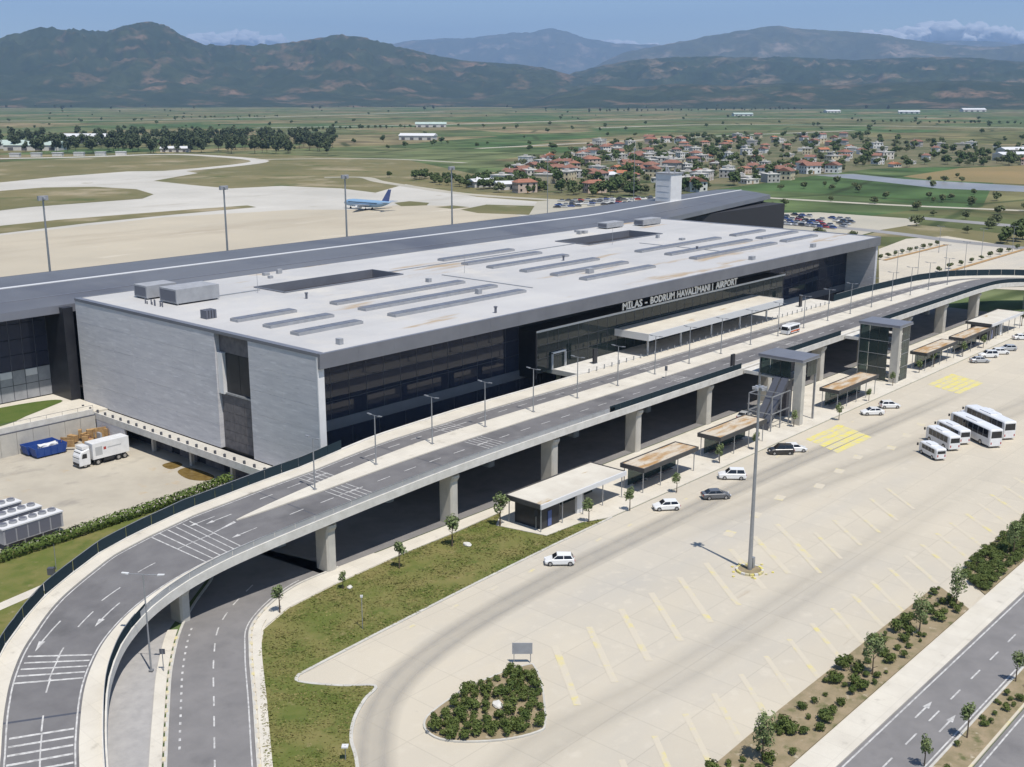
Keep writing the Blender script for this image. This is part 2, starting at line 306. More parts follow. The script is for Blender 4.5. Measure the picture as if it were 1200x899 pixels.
for i in range(len(xs)-1):
    for j in range(ny-1):
        if not (xs[i] == YX0 and ys[j] == YY0): g.f.append((i*ny+j, (i+1)*ny+j, (i+1)*ny+j+1, i*ny+j+1)); g.m.append(0)
struct(g, 'ground', M['fields'])

# ------------------------------------------------------------------ hills
def hill_material(name, green, dark, bare, s=1.0):
    m = mat(name, green, 0.95, dark, 0.003*s, 10, 0.0, lo=0.40, hi=0.62, spec=0.05, layers=((dark, 0.010*s, 0.44, 0.62, (1,1,1)), (bare, 0.030*s, 0.57, 0.80, (1,1,1)), (bare, 0.0035*s, 0.53, 0.68, (1,1,1.8)), (dark, 0.03*s, 0.48, 0.66, (1,1,1))))
    return m
def ridge(name, prof, D0, D1, D2, mt, nseg=560, nr=64, amp=0.35, seed=0, fs=1.0):
    xs_ = np.array([p[0] for p in prof], float); ys_ = np.array([p[1] for p in prof], float)
    px = np.linspace(xs_[0], xs_[-1], nseg); py = np.interp(px, xs_, ys_)
    k = np.ones(7)/7; py = np.convolve(np.pad(py, 3, mode='edge'), k, 'valid')
    m = MB(); rows = []
    for i in range(nseg):
        a, e = az_el(px[i], py[i]); hc = CAMH + D1*e; row = []
        edge = min(1, min(i, nseg-1-i)/12)
        for j in range(nr):
            t = j/(nr-1)
            if t < 0.72: u = t/0.72; r = D0+(D1-D0)*u; s = (u*u*(3-2*u))*0.55+0.45*u**1.35
            else: u = (t-0.72)/0.28; r = D1+(D2-D1)*u; s = 1-0.75*u*u
            x, y = math.cos(a)*r, math.sin(a)*r
            q = Vector((x*fs/1400+seed, y*fs/1400, seed))
            n = mnoise.hetero_terrain(q, 0.9, 2.1, 6, 0.4, noise_basis='PERLIN_ORIGINAL')*0.5
            n2 = 1-2*abs(mnoise.fractal(q*2.3, 1.0, 2.0, 4, noise_basis='PERLIN_ORIGINAL'))
            w_ = 1-max(0, 1-abs(t-0.72)/0.25)*0.93
            w_ *= min(1, t*4)
            h = hc*s*(1+amp*w_*(0.5*n2-0.35+0.3*n)) if t > 0 else -2
            if t > 0: h += hc*0.016*mnoise.fractal(q*9, 1.0, 2.0, 3)
            row.append((x, y, h*edge - (0 if t else 0)))
        rows.append(row)
    m.loft(rows); o = m.build(name, mt, None, smooth=True); o['kind'] = 'structure'; return o
M['hillA'] = hill_material('hill_scrub', (0.050,0.062,0.028), (0.024,0.036,0.016), (0.19,0.125,0.08))
M['hillB'] = hill_material('hill_forest', (0.042,0.058,0.024), (0.022,0.035,0.015), (0.19,0.14,0.09), 0.9)
M['hillC'] = hill_material('far_mountain', (0.085,0.088,0.045), (0.05,0.058,0.03), (0.24,0.19,0.14), 0.5)
ridge('far_mountains', [(300,70),(420,58),(470,49),(520,45),(565,43),(600,39),(625,37),(640,33),(660,36),(690,46),(720,51),(760,52),(800,55),(900,60),(1000,58),(1060,50),(1130,47),(1200,51),(1300,42),(1450,55),(1600,62)], 21000, 27000, 33000, M['hillC'], amp=0.5, seed=3.1, fs=0.6)
ridge('round_mountain', [(640,100),(690,82),(730,62),(780,52),(830,42),(870,35),(910,31),(950,33),(990,37),(1030,40),(1070,47),(1110,52),(1160,56),(1200,52),(1260,44),(1330,55),(1450,70),(1600,80)], 13500, 17500, 21000, M['hillC'], amp=0.4, seed=8.4, fs=0.8)
ridge('left_hills', [(-500,60),(-300,48),(-150,52),(-40,52),(0,46),(30,40),(58,34),(75,36),(95,35),(120,38),(145,31),(165,27),(178,26),(195,31),(215,43),(240,54),(265,53),(290,55),(330,53),(365,47),(400,41),(430,45),(465,54),(500,63),(540,71),(600,75),(640,80),(680,92),(720,106),(760,116)], 6300, 9800, 13000, M['hillA'], amp=0.85, seed=1.7, fs=1.3)
ridge('right_hills', [(600,112),(640,98),(670,86),(700,78),(740,71),(790,68),(850,67),(930,68),(1000,71),(1060,68),(1120,67),(1200,72),(1300,66),(1450,70),(1600,60),(1700,80)], 7000, 10500, 13500, M['hillB'], amp=0.8, seed=5.9, fs=1.3)
ridge('foothills', [(600,120),(660,108),(700,99),(740,103),(800,98),(860,101),(920,97),(980,100),(1060,96),(1130,94),(1200,97),(1300,92),(1450,98),(1600,100)], 5600, 7200, 8400, M['hillA'], nseg=260, nr=30, amp=0.8, seed=9.2, fs=2)

# ------------------------------------------------------------------ airside: grass, apron, taxiways
def pxpoly(pts, z=0.0): return [G(x, y, 0) for x, y in pts]
def sm(pts, n=4): return catmull(pts, n, closed=True)
struct(MB().sheet(pxpoly([(-400,330),(-400,196),(0,190),(200,180),(330,181),(480,188),(560,205),(640,222),(760,236),(860,262),(700,300),(300,360)]), 0.02), 'airfield_grass', M['drygrass'])
struct(MB().sheet(pxpoly([(-300,400),(-300,218),(0,214),(70,207),(150,201),(215,200),(232,203),(180,212),(225,217),(270,221),(330,218),(400,221),(440,226),(475,216),(560,231),(640,237),(700,243),(720,262),(300,345)]), 0.05), 'taxiway', M['taxi'])
struct(MB().sheet(pxpoly([(-300,420),(-300,296),(0,276),(90,266),(190,255),(295,249),(345,246),(420,246),(470,240),(540,242),(600,250),(640,262),(300,345)]), 0.09), 'apron', M['apron'])
for nm, pts in [('g', [(-200,228),(0,224),(50,220),(110,219),(160,222),(180,228),(167,233),(100,238),(33,243),(0,247),(-200,268)]),
                ('g', [(-200,288),(0,265),(67,258),(143,252),(233,245),(290,241),(300,243),(200,252),(100,262),(0,274),(-200,302)]),
                ('g', [(462,238),(480,236),(503,238),(500,241),(470,242)]), ('g', [(540,246),(570,240),(640,242),(620,252),(560,250)]), ('g', [(510,243),(530,241),(550,243),(530,245)])]:
    struct(MB().sheet(pxpoly(pts), 0.13), 'grass_patch', M['drygrass'])
struct(ribbon(catmull(pxpoly([(-250,190),(0,186),(100,184),(190,181),(250,183),(305,189),(235,198),(150,204)]), 6), 17, 0.06), 'perimeter_road', M['taxi'])
struct(ribbon(catmull(pxpoly([(380,208),(425,208),(445,213),(490,220),(550,228),(640,234),(760,240)]), 6), 9, 0.10), 'service_track', M['gravelroad'])
struct(ribbon(catmull(pxpoly([(300,187),(400,186),(470,187),(545,191),(440,189)][:4]), 6), 9, 0.07), 'service_track', M['gravelroad'])
for pts, nm, mt, z in [
    ([(1030,350),(1030,292),(1062,280),(1110,277),(1200,291),(1300,304),(1300,345),(1150,338)], 'long_stay_parking', M['lot'], 0.05),
    ([(870,285),(885,250),(960,249),(1062,256),(1078,262),(1030,270),(985,282),(940,290)], 'car_park', M['gravelroad'], 0.04),
    ([(620,252),(630,236),(690,233),(770,231),(775,240),(700,255)], 'car_park', M['gravelroad'], 0.14),
    ([(1058,207),(1125,197),(1200,194),(1320,192),(1320,218),(1200,216),(1090,211)], 'dry_field', M['brownfield'], 0.04),
    ([(952,205),(1000,204),(1060,210),(1130,214),(1200,218),(1320,224),(1320,232),(1200,225),(1100,221),(1030,213)], 'drainage_ponds', M['water'], 0.06),
    ([(1010,277),(1060,262),(1140,270),(1200,277),(1200,289),(1110,279)], 'rough_ground', M['drygrass'], 0.03)]:
    struct(MB().sheet(pxpoly(pts), z), nm, mt)
struct(ribbon(catmull(pxpoly([(900,262),(985,267),(1060,275),(1120,283),(1200,291),(1300,302)]), 5), 9, 0.09), 'access_road', M['greyroad'])
struct(ribbon(catmull(pxpoly([(1070,255),(1130,260),(1200,266),(1300,275)]), 5), 12, 0.08), 'country_road', M['greyroad'])
for pts, wd in [([(560,174),(700,167),(830,160),(1000,153)], 14), ([(300,150),(520,146),(760,140),(1100,138)], 25), ([(900,232),(1040,240),(1200,247)], 8), ([(700,150),(860,146),(1200,150)], 22), ([(0,142),(250,139),(520,131)], 30)]:
    struct(ribbon(catmull(pxpoly(pts), 5), wd, 0.05), 'farm_track', M['gravelroad'])

# ------------------------------------------------------------------ forecourt: parking lot, grass, pavements, lower road
RX = 420.0
lot_edge_left = catmull([(67.2,90.1),(66.3,88.9),(68.6,85.0),(71.0,82.2),(68.4,80.9),(65.2,78.8),(62.6,76.2),(60.8,73.4),(57,68.5),(50,60),(36,44)], 5)
lot = [(RX,93.2),(127,93.2),(113,92.8),(97,92.1),(79,91.0)] + lot_edge_left + [(30,30),(60,26),(70,42.45),(RX,42.45)]
lot_o = struct(MB().sheet(lot, 0.03), 'parking_lot', M['lot'])
# worn driving lanes where tyres have darkened the concrete
for k, (pts, wd, al) in enumerate([([(40,44),(52,60),(62,72.5),(70,79.5),(80,83.2),(96,85.4),(120,86.2),(160,86),(200,84),(240,82)], 5.0, .5), ([(44,40),(58,56),(72,62),(96,60),(130,60),(200,60)], 7.0, .18), ([(118,84),(150,80),(190,74),(240,68),(300,64)], 8.0, .24)]):
    path = catmull(pts, 10); m = MB(); rows = []; wear = []
    prof_ = [(-.5,0),(-.3,.5),(-.2,1),(-.05,.55),(.08,.6),(.22,1),(.33,.45),(.5,0)]
    for i, p in enumerate(path):
        a = path[max(i-1,0)]; b = path[min(i+1,len(path)-1)]; d = Vector((b[0]-a[0], b[1]-a[1])).normalized(); e_ = min(1, i/12, (len(path)-1-i)/12)
        rows.append([(p[0]+d.y*wd*q, p[1]-d.x*wd*q, .035+.003*k) for q, _ in prof_]); wear += [al*e_*v for _, v in prof_]
    m.loft([r[::-1] for r in rows]); o = m.build('tyre_track', M['tyre'], lot_o)
    at = o.data.attributes.new('wear', 'FLOAT', 'POINT')
    W_ = []
    for i in range(len(path)): W_ += wear[i*8:(i+1)*8][::-1]
    at.data.foreach_set('value', W_)
grass_poly = [(79,91.0),(97,92.1),(113,92.8),(126.5,93.2),(122,95.2),(115,95.6),(113.2,103.6),(118,106.6),(107,106),(95,105.8),(85,105.1),(76.5,103.9),(71.2,101.6),(67.2,97),(60.8,88),(54.4,78.8),(44,64),(34,50),(36,44)]
grass_poly = grass_poly + lot_edge_left[::-1]
struct(MB().sheet(grass_poly, 0.12), 'grass_verge', M['grass'])
def kerb_line(path, wd=0.35, z1=0.17, name='kerb', mt=None, z0=0.0):
    rows = []
    for i, p in enumerate(path):
        a = path[max(i-1,0)]; b = path[min(i+1,len(path)-1)]
        d = Vector((b[0]-a[0], b[1]-a[1])).normalized(); n = Vector((-d.y, d.x))*wd/2
        rows.append([(p[0]+n.x,p[1]+n.y,z0),(p[0]+n.x,p[1]+n.y,z1),(p[0]-n.x,p[1]-n.y,z1),(p[0]-n.x,p[1]-n.y,z0)])
    m = MB(); m.loft(rows, caps=False); return struct(m, name, mt or M['kerb'])
kerb_line([(127,93.2),(113,92.8),(97,92.1),(79,91.0)]+lot_edge_left)
struct(MB().sheet([(52,76),(54.4,78.8),(60.8,88),(67.2,97),(71.2,101.6),(76.5,103.9),(95,105.8),(95,110),(80,109),(70,104),(60,92),(50,78)], .028), 'pavement', M['pave'])
# pavement in front of the shelters
pv = MB().prism([(71.6,102.0),(76.5,104.1),(85,105.3),(95,106),(107,106.2),(118,106.8),(113.3,103.7),(115.1,95.7),(122,95.3),(127,93.3),(RX-90,93.3),(RX-90,108.9),(87,108.9),(80,107.8),(74.5,105.2)], 0, 0.15)
struct(pv, 'pavement', M['pave'])
# lower road under the viaduct and the bend beside the grass
Rr = catmull([(36,52),(45.5,66.5),(54.2,79.6),(60.7,89.2),(67,98.6),(71.6,104.2),(79.5,108.3),(88,109.2),(110,109.3),(330,109.3)], 6)
Lr = catmull([(30,58),(39.5,72),(48,85),(53.6,93.5),(59.4,102),(66,110),(74,117),(84,124),(110,128.5),(330,128.5)], 6)
low = MB(); low.loft([[(a[0],a[1],0.04),(b[0],b[1],0.04)] for a, b in zip(Lr, Rr)])
low_o = struct(low, 'lower_road', M['asph2'])
def mix(a, b, t): return (a[0]+(b[0]-a[0])*t, a[1]+(b[1]-a[1])*t)
kb = MB()
for cr, inner in ((Rr, 1), (Lr, -1)):
    kerb_line([mix(a, b, -0.008) for a, b in zip(cr, Lr if inner > 0 else Rr)][:44], 0.3)
struct(ribbon([mix(a, b, 0.12) for a, b in zip(Rr, Lr)][:34], 0.0, 0.2), 'lower_road_edge', M['kerb']) if False else None
# pale strip outside both kerbs with yellow and white kerb blocks
def offs(path, d):
    out = []
    for i, p in enumerate(path):
        a = path[max(i-1,0)]; b = path[min(i+1,len(path)-1)]; t = Vector((b[0]-a[0], b[1]-a[1])).normalized(); out.append((p[0]-t.y*d, p[1]+t.x*d))
    return out
Rs = Rr[:42]; Ls = Lr[:30]
def slab_between(A, B, z, name, mt):
    m = MB(); m.loft([[(a[0],a[1],0.0),(a[0],a[1],z),(b[0],b[1],z),(b[0],b[1],0.0)] for a, b in zip(A, B)]); return struct(m, name, mt)
slab_between(offs(Rs,-0.35), offs(Rs,-1.35), 0.143, 'footway', M['pave'])
slab_between(offs(Ls,1.55), offs(Ls,0.4), 0.15, 'footway', M['pave'])
def resample(path, step):
    out = [path[0]]; acc = 0
    for a, b in zip(path, path[1:]):
        L_ = math.hypot(b[0]-a[0], b[1]-a[1]); 
        while acc + L_ >= step and L_ > 1e-6:
            t = (step-acc)/L_; a = (a[0]+(b[0]-a[0])*t, a[1]+(b[1]-a[1])*t); out.append(a); L_ = math.hypot(b[0]-a[0], b[1]-a[1]); acc = 0
        acc += L_
    return out
kbm = MB().cbox((0,0,0), 0.78, 0.32, 0.2).mesh('kerb_block', M['yellow'])
kerbs = thing('painted_kerb', 'yellow painted kerb blocks along the bending lower road', 'kerb', (56,96,0))
for path in (offs(Ls,0.22), offs(Rs,-0.22)):
    pts = resample(path, 0.9)
    for i in range(8, len(pts)-1, 2):
        a, b = pts[i], pts[i+1]
        if a[0] > 76 or a[0] < 44: continue
        inst('kerb_block', kbm, kerbs, (a[0]-56, a[1]-96, 0.0), math.atan2(b[1]-a[1], b[0]-a[0]))
# dashes on the lower road
def dash_path(path, on, off, wd, z, parent, mt, s0=0, smax=1e9, name='lane_dash'):
    pts = resample(path, 0.5); k = int((on+off)*2); n_on = int(on*2)
    i = int(s0*2)
    while i+n_on < len(pts) and i/2 < smax:
        ribbon(pts[i:i+n_on+1], wd, z).build(name, mt, parent); i += k
cen = [mix(a, b, 0.47) for a, b in zip(Rr, Lr)]
dash_path(cen, 2.2, 2.2, 0.16, 0.048, low_o, M['white'], 20, 75)
ribbon([mix(a, b, 0.06) for a, b in zip(Rr, Lr)][:40], 0.14, 0.047).build('edge_line', M['white'], low_o)
dash_path([mix(a, b, 0.86) for a, b in zip(Rr, Lr)], 0.8, 0.8, 0.22, 0.048, low_o, M['white'], 36, 62)
# grey paving between the ramp wall and the lower road
struct(MB().sheet([(30,60),(38,73)]+[p for p in offs(Ls,1.5) if p[0] > 38]+[(84,126),(60,118),(48,106),(40,92),(28,70)], 0.025), 'paved_verge', M['verge'])
# ------------------------------------------------------------------ the dual road in the corner
road_a = struct(MB().sheet([(20,32.9),(RX,32.9),(RX,39.4),(20,39.4)], 0.04), 'main_road', M['asph2'])
road_b = struct(MB().sheet([(20,22),(RX,22),(RX,29.9),(20,29.9)], 0.04), 'main_road', M['asph2'])
slab = MB().prism([(20,39.35),(RX,39.35),(RX,42.5),(20,42.5)], 0, 0.15); struct(slab, 'pavement', M['pave'])
def rect(x0, x1, y0, y1, z, name, mt, parent): return MB().sheet([(x0,y0),(x1,y0),(x1,y1),(x0,y1)], z).build(name, mt, parent)
rect(20, RX, 38.85, 39.02, 0.046, 'edge_line', M['white'], road_a); rect(20, RX, 33.2, 33.36, 0.046, 'edge_line', M['white'], road_a)
rect(20, RX, 29.4, 29.56, 0.046, 'edge_line', M['white'], road_b)
for i in range(22): x = 86+i*5.6; rect(x, x+2.6, 36.05, 36.22, 0.046, 'lane_dash', M['white'], road_a)
for i in range(22): x = 86+i*5.6; rect(x, x+2.6, 25.8, 25.97, 0.046, 'lane_dash', M['white'], road_b)
def arrow(c, dirv, L_, z, parent, left=False):
    d = Vector(dirv).normalized(); n = Vector((-d.y, d.x)); c = Vector(c)
    P = lambda a, b: (c.x+d.x*a+n.x*b, c.y+d.y*a+n.y*b)
    m = MB(); m.sheet([P(0,-.09),P(L_*.62,-.09),P(L_*.62,-.34),P(L_,0),P(L_*.62,.34),P(L_*.62,.09),P(0,.09)], z)
    if left: m.sheet([P(L_*.3,.12),P(L_*.45,.9),P(L_*.32,1.0),P(L_*.2,.12)], z)
    m.build('direction_arrow', M['white'], parent)
arrow((101.5,34.6), (1,0), 4.2, 0.046, road_a); arrow((102.5,37.4), (1,0), 4.2, 0.046, road_a)
struct(MB().prism([(20,30.2),(RX,30.2),(RX,32.7),(20,32.7)], 0, 0.14), 'planted_median', M['soil'])
kerb_line([(20,32.8),(RX,32.8)], 0.25); kerb_line([(20,30.1),(RX,30.1)], 0.25, name='kerb', mt=M['yellow'])
strip1 = [(62,42.6),(130.8,42.6),(134.6,47.4),(133.8,48.2),(95,48.2),(70,47.6),(62,45)]
strip2 = [(136.2,42.6),(RX,42.6),(RX,48.0),(150,48.0),(140.6,47.2)]
struct(MB().prism(strip1, 0, 0.16), 'planting_bed', M['soil']); struct(MB().prism(strip2, 0, 0.16), 'planting_bed', M['soil'])
# ------------------------------------------------------------------ paint on the lot
def qline(a, b, wd, z, mt, name='bay_line'):
    ribbon([a, b], wd, z).build(name, mt, lot_o)
def shifted(a, b, n, step, wd, k0=0, zz=.046):      # a row of parallel bay lines
    for i in range(k0, n): qline((a[0]+step[0]*i, a[1]+step[1]*i), (b[0]+step[0]*i, b[1]+step[1]*i), wd, zz, M['yellow'])
a_, b_, c_ = G(803,837), G(833,897), G(875,793); shifted(a_, b_, 22, ((c_[0]-a_[0])/2, 0.02), .62, -2)
a_, b_, c_ = G(650,757), G(677,827), G(763,695); shifted(a_, b_, 9, ((c_[0]-a_[0])/3, (c_[1]-a_[1])/3), .8, 0, .05)
a_ = G(905,655); b_ = G(935,690); shifted(a_, b_, 7, (6.2, .1), .6, 1, .054)
for i in range(20):      # dashed line beside the kerb
    x = 75+i*7.2; qline((x, 89.3), (x+1.5, 89.5), 0.4, 0.051, M['yellow'])
for (cx, cy) in ((184,86.5),(238,86)):      # solid yellow no-stopping patches, hatched
    for i in range(5):
        y0 = cy-3.9+i*1.7
        MB().sheet([(cx-6+i*0.8,y0),(cx+7+i*0.8,y0-0.4),(cx+7.6+i*0.8,y0+1.15),(cx-5.4+i*0.8,y0+1.3)], 0.046).build('yellow_marking', M['yellow2'], lot_o)
for i in range(9): x = 132+i*9; MB().sheet([(x,76+i%3),(x+2.2,76.5+i%3),(x+2.0,78+i%3),(x-0.2,77.4+i%3)], 0.046).build('yellow_marking', M['yellow'], lot_o)

# ------------------------------------------------------------------ service yard, terrace and retaining wall
yd = MB(); yd.sheet([(YX0,YY0),(YX1+2,YY0),(YX1+2,YY1),(YX0,YY1)], YZ); struct(yd, 'service_yard', M['yard'])
yk = MB(); yk.box(YX0,98.7,YY0-.3,YY0-.01,YZ,.12); yk.box(YX0-.3,YX0-.01,YY0,YY1,YZ,.12); struct(yk, 'yard_edge_wall', M['conc'])
for pts in ([(208,553),(222,548),(250,557),(245,563),(222,562)], [(190,545),(205,541),(214,545),(200,550)]):
    struct(MB().sheet(sm([G(x, y, YZ) for x, y in pts]), YZ+.012), 'puddle', M['puddle'])
ret = thing('retaining_wall', 'tall concrete retaining wall behind the blue skips in the service yard', 'wall', (64,193.8,YZ))
A, B = Vector((101.0,193.8)), Vector((26.0,193.8)); dv = (B-A).normalized(); nv = Vector((-dv.y, dv.x))
if nv.y > 0: nv = -nv
nW = int((B-A).length/3.0)
for i in range(nW):
    p = A+dv*(i*3.0+1.5); MB().cbox((p.x, p.y, YZ), 2.94, 0.5, 2.3-YZ, math.atan2(dv.y, dv.x)).build('wall_panel', M['conc'], ret)
cp = A+dv*(nW*1.5); MB().cbox((cp.x, cp.y+.05, 2.3), nW*3.0, 0.62, 0.12, 0).build('coping', M['mull'], ret); MB().cbox((cp.x, cp.y+.35, 2.42), nW*3.0, 0.3, 1.0, 0).build('parapet', M['lip'], ret)
rl = MB()
for i in range(nW+1):
    p = A+dv*(i*3.0); rl.tube((p.x,p.y+.35,3.42),(p.x,p.y+.35,4.1),0.03,n=5)
rl.tube((A.x,A.y+.35,4.1),(B.x,B.y+.35,4.1),0.035,n=5); rl.build('railing', M['mull'], ret)
struct(MB().prism([(26,194.1),(103.9,194.1),(103.9,211.9),(26,211.9)], YZ, 2.9), 'terrace', M['pave'])
struct(MB().sheet(sm([(101,205.6),(97,203.2),(91,200.2),(85.5,197.4),(70,196),(45,196),(32,200),(40,208),(70,209),(90,209.6),(99,208.2)],3), 2.93), 'terrace_lawn', M['lawn'])

# ------------------------------------------------------------------ viaduct: everything hangs on the lot-side edge curve
VC = [(24,50,0.1),(30,62,0.2),(37,75,0.5),(43,86.3,1.0),(46.3,92.5,1.5),(50,98.6,2.3),(53.2,102.6,2.9),(56.4,105.4,3.6),(60.5,107.5,4.5),(65,108.5,5.4),(70,108.8,6.2),(76,108.6,6.9),(85,108.1,7.7),(96,108,8.3),(110,108,8.8),(130,108,9),(150,108,9),(200,108,9),(250,108,9),(290,108,9),(314,107.8,9),(326,106.8,8.9),(336,103.8,8.4),(344,98.5,7.8),(350,91,7.0),(354,82,6.1),(357,70,5.0),(359,55,3.5)]
VP = np.array(catmull(VC, 12)); VX = VP[:,0]
VT = np.gradient(VP[:,:2], axis=0); VT /= np.linalg.norm(VT, axis=1)[:,None]
VN = np.stack([-VT[:,1], VT[:,0]], 1)
VWx = [24,46,50,56,61,66,76,96,112,130,285,315,335,360]; VWv = [11.0,11.2,11.6,12.6,14.2,16,17.4,17.6,19.8,20.6,20.6,18.5,14,13]
def VWd(X): return float(np.interp(X, VWx, VWv))
def vat(X, d, dz=0.0):
    p = [np.interp(X, VX, VP[:,k]) for k in range(3)]; n = [np.interp(X, VX, VN[:,k]) for k in range(2)]; l = math.hypot(*n)
    return (float(p[0]+n[0]/l*d), float(p[1]+n[1]/l*d), float(p[2]+dz))
def vdir(X): t = [np.interp(X, VX, VT[:,k]) for k in range(2)]; return math.atan2(t[1], t[0])
VS = sorted(set(np.concatenate([np.linspace(24,100,305), np.linspace(100,300,60), np.linspace(300,359,160)]).tolist()))
def vstrip(d0, d1, dz, name, mt, X0=24, X1=359, parent=None, thick=0):
    f0 = d0 if callable(d0) else (lambda X: d0); f1 = d1 if callable(d1) else (lambda X: d1)
    xs_ = [X0]+[x for x in VS if X0 < x < X1]+[X1]
    if thick: rows = [[vat(X,f0(X),dz-thick),vat(X,f0(X),dz),vat(X,f1(X),dz),vat(X,f1(X),dz-thick)][::-1] for X in xs_]
    else: rows = [[vat(X,f1(X),dz),vat(X,f0(X),dz)] for X in xs_]
    m = MB(); m.loft(rows, caps=bool(thick)); return m.build(name, mt, parent)
via = thing('elevated_road', 'long concrete viaduct with two carriageways curving past the terminal front', 'viaduct', (200,118,0))
xs_ = VS; rows = []
for X in xs_:
    W_ = VWd(X); z = vat(X,0)[2]
    if X < 48.5: b = -z-0.2; prof = [(0,-0.06),(W_,-0.06),(W_,b),(W_-0.5,b),(0.5,b),(0,b)]
    else: prof = [(0,-0.06),(W_,-0.06),(W_,-0.95),(W_-2.6,-1.5),(2.6,-1.5),(0,-0.95)]
    prof = [(d, max(dz, -z-0.2)) for d, dz in prof]
    rows.append([vat(X,d,dz) for d, dz in prof][::-1])
dk = MB(); dk.loft(rows, closed=True, caps=True); dk.build('deck', M['lip'], via)
def med0(X): return float(np.interp(X, [78.5,80,84,92,104], [9.0,8.7,8.3,7.8,7.7]))
def med1(X): return float(np.interp(X, [78.5,80,84,92,104,115,300,322,330], [9.1,9.4,9.9,10.6,11.6,12.4,12.4,10.6,9.3]))
def med0r(X): return float(np.interp(X, [300,322,330], [7.7,8.4,9.2])) if X > 300 else med0(X)
outer_w = lambda X: VWd(X)-float(np.interp(X,[46,60,96,112,125],[2.2,2.2,2.5,3.2,3.8]))
inner_w = lambda X: float(np.interp(X,[46,60,85,110],[2.3,1.9,1.6,1.7]))
vstrip(inner_w, outer_w, 0.0, 'carriageway', M['asph'], parent=via)
vstrip(0.02, inner_w, 0.14, 'walkway', M['pave'], parent=via, thick=0.19)
vstrip(outer_w, lambda X: VWd(X)-0.02, 0.14, 'walkway', M['pave'], parent=via, thick=0.19)
vstrip(med0r, med1, 0.15, 'median', M['pave'], 78.5, 330, via, 0.2)
vstrip(lambda X: inner_w(X)+0.25, lambda X: inner_w(X)+0.41, 0.014, 'edge_line', M['white'], parent=via)
vstrip(lambda X: outer_w(X)-0.41, lambda X: outer_w(X)-0.25, 0.014, 'edge_line', M['white'], parent=via)
def vquad(X0, X1, d0, d1, name='lane_dash', dz=0.016): return vstrip(d0, d1, dz, name, M['white'], X0, X1, via)
X = 38.0
while X < 55: mid = (inner_w(X)+outer_w(X))/2; vquad(X, X+1.25, mid-0.08, mid+0.08); X += 3.1
for X in (57.0, 60.4, 65.0): 
    mid = (inner_w(X)+outer_w(X))/2; vquad(X, X+2.0, mid-0.2, mid-0.04)
X = 84.0
while X < 318:
    m1 = (inner_w(X)+med0r(X))/2; vquad(X, X+2.3, m1-0.08, m1+0.08)
    m2 = (med1(X)+outer_w(X))/2; vquad(X+0.6, X+2.9, m2-0.08, m2+0.08); X += 5.0
def rumble(X, d0, d1, n=5, gap=0.85, slant=0.0):
    for k in range(n):
        x = X+k*gap
        vquad(x, x+0.14, d0, d1, 'rumble_bar')
    vquad(X, X+(n-1)*gap, (d0+d1)/2-0.07, (d0+d1)/2+0.07, 'rumble_bar', 0.019)
rumble(44.6, inner_w(45)+.5, outer_w(45)-.5, 5, 0.62); rumble(51.4, inner_w(52)+.5, outer_w(52)-.5, 5, 0.62)
rumble(70.0, inner_w(71)+.4, outer_w(71)-.4, 6, 0.95)
for X in (92, 119, 172, 214): rumble(X, inner_w(X)+.5, med0(X)-.3, 5, 0.9)
for X in (93, 121, 176, 226): rumble(X, med1(X)+.3, outer_w(X)-.5, 5, 0.9)
def varrow(X, d, L_):      # arrow laid on the curved, sloping deck
    ca = math.cos(vdir(X)); P = lambda q, b: vat(X-q*ca, d+b, .02)
    pts = [P(0,-.09),P(L_*.35,-.09),P(L_*.7,-.09),P(L_*.7,-.36),P(L_,0),P(L_*.7,.36),P(L_*.7,.09),P(L_*.35,.09),P(0,.09)]
    m = MB(); m.add(pts, [(0,1,7,8),(1,2,6,7),(2,3,4,5,6)]); m.build('direction_arrow', M['white'], via)
for X, d in ((57.5,8.8),(60.6,4.4),(77.5,12.6),(79.2,11.4),(79,5.0)): varrow(X, d, 3.6)
m = MB(); g0, g1, g2 = vat(78.2,9.2,0.012), vat(74.2,8.2,0.012), vat(78.2,8.6,0.012); m.add([g0,g1,g2], [(0,1,2)]); m.build('gore_marking', M['white'], via)
# expansion joint
for X in (48.3, 86.0, 109.0, 154.5, 200): vstrip(0.1, lambda X: VWd(X)-.1, 0.148, 'expansion_joint', M['greyroad'], X, X+0.12, via) if False else vstrip(inner_w, outer_w, 0.004, 'expansion_joint', M['mull'], X, X+0.14, via)
# edge lips and glass balustrades, one panel at a time
vstrip(-0.16, 0.28, 0.26, 'edge_beam', M['lip'], 36, 359, via, 1.15)
vstrip(lambda X: VWd(X)-0.28, lambda X: VWd(X)+0.16, 0.26, 'edge_beam', M['lip'], 36, 359, via, 1.15)
M['parapet'] = mat('grey_metal_parapet', (0.36,0.365,0.37), .5, (0.31,0.315,0.32), .6, 4)
def balustrade(dfun, h, X0, X1, step, mt, pname='glass_panel'):
    X = X0
    while X < X1:
        # advance so that each panel is about `step` metres long
        dx = step*max(0.25, math.cos(vdir(X))); a, b = vat(X+0.03, dfun(X), 0.262), vat(X+dx-0.03, dfun(X+dx), 0.262)
        skip = dfun(200) < 1 and any(abs((X+dx/2)-c) < 5.2 for c in (192.5,235.5))
        if not skip:
            n = Vector((-(b[1]-a[1]), b[0]-a[0])).normalized()*0.02
            m = MB(); m.add([(a[0]+s*n.x,a[1]+s*n.y,a[2]+z) for s in (-1,1) for z in (0,h)]+[(b[0]+s*n.x,b[1]+s*n.y,b[2]+z) for s in (-1,1) for z in (0,h)],
                  [(0,1,5,4),(2,6,7,3),(1,3,7,5),(0,4,6,2),(0,2,3,1),(4,5,7,6)]); m.build(pname, mt, via)
        X += dx
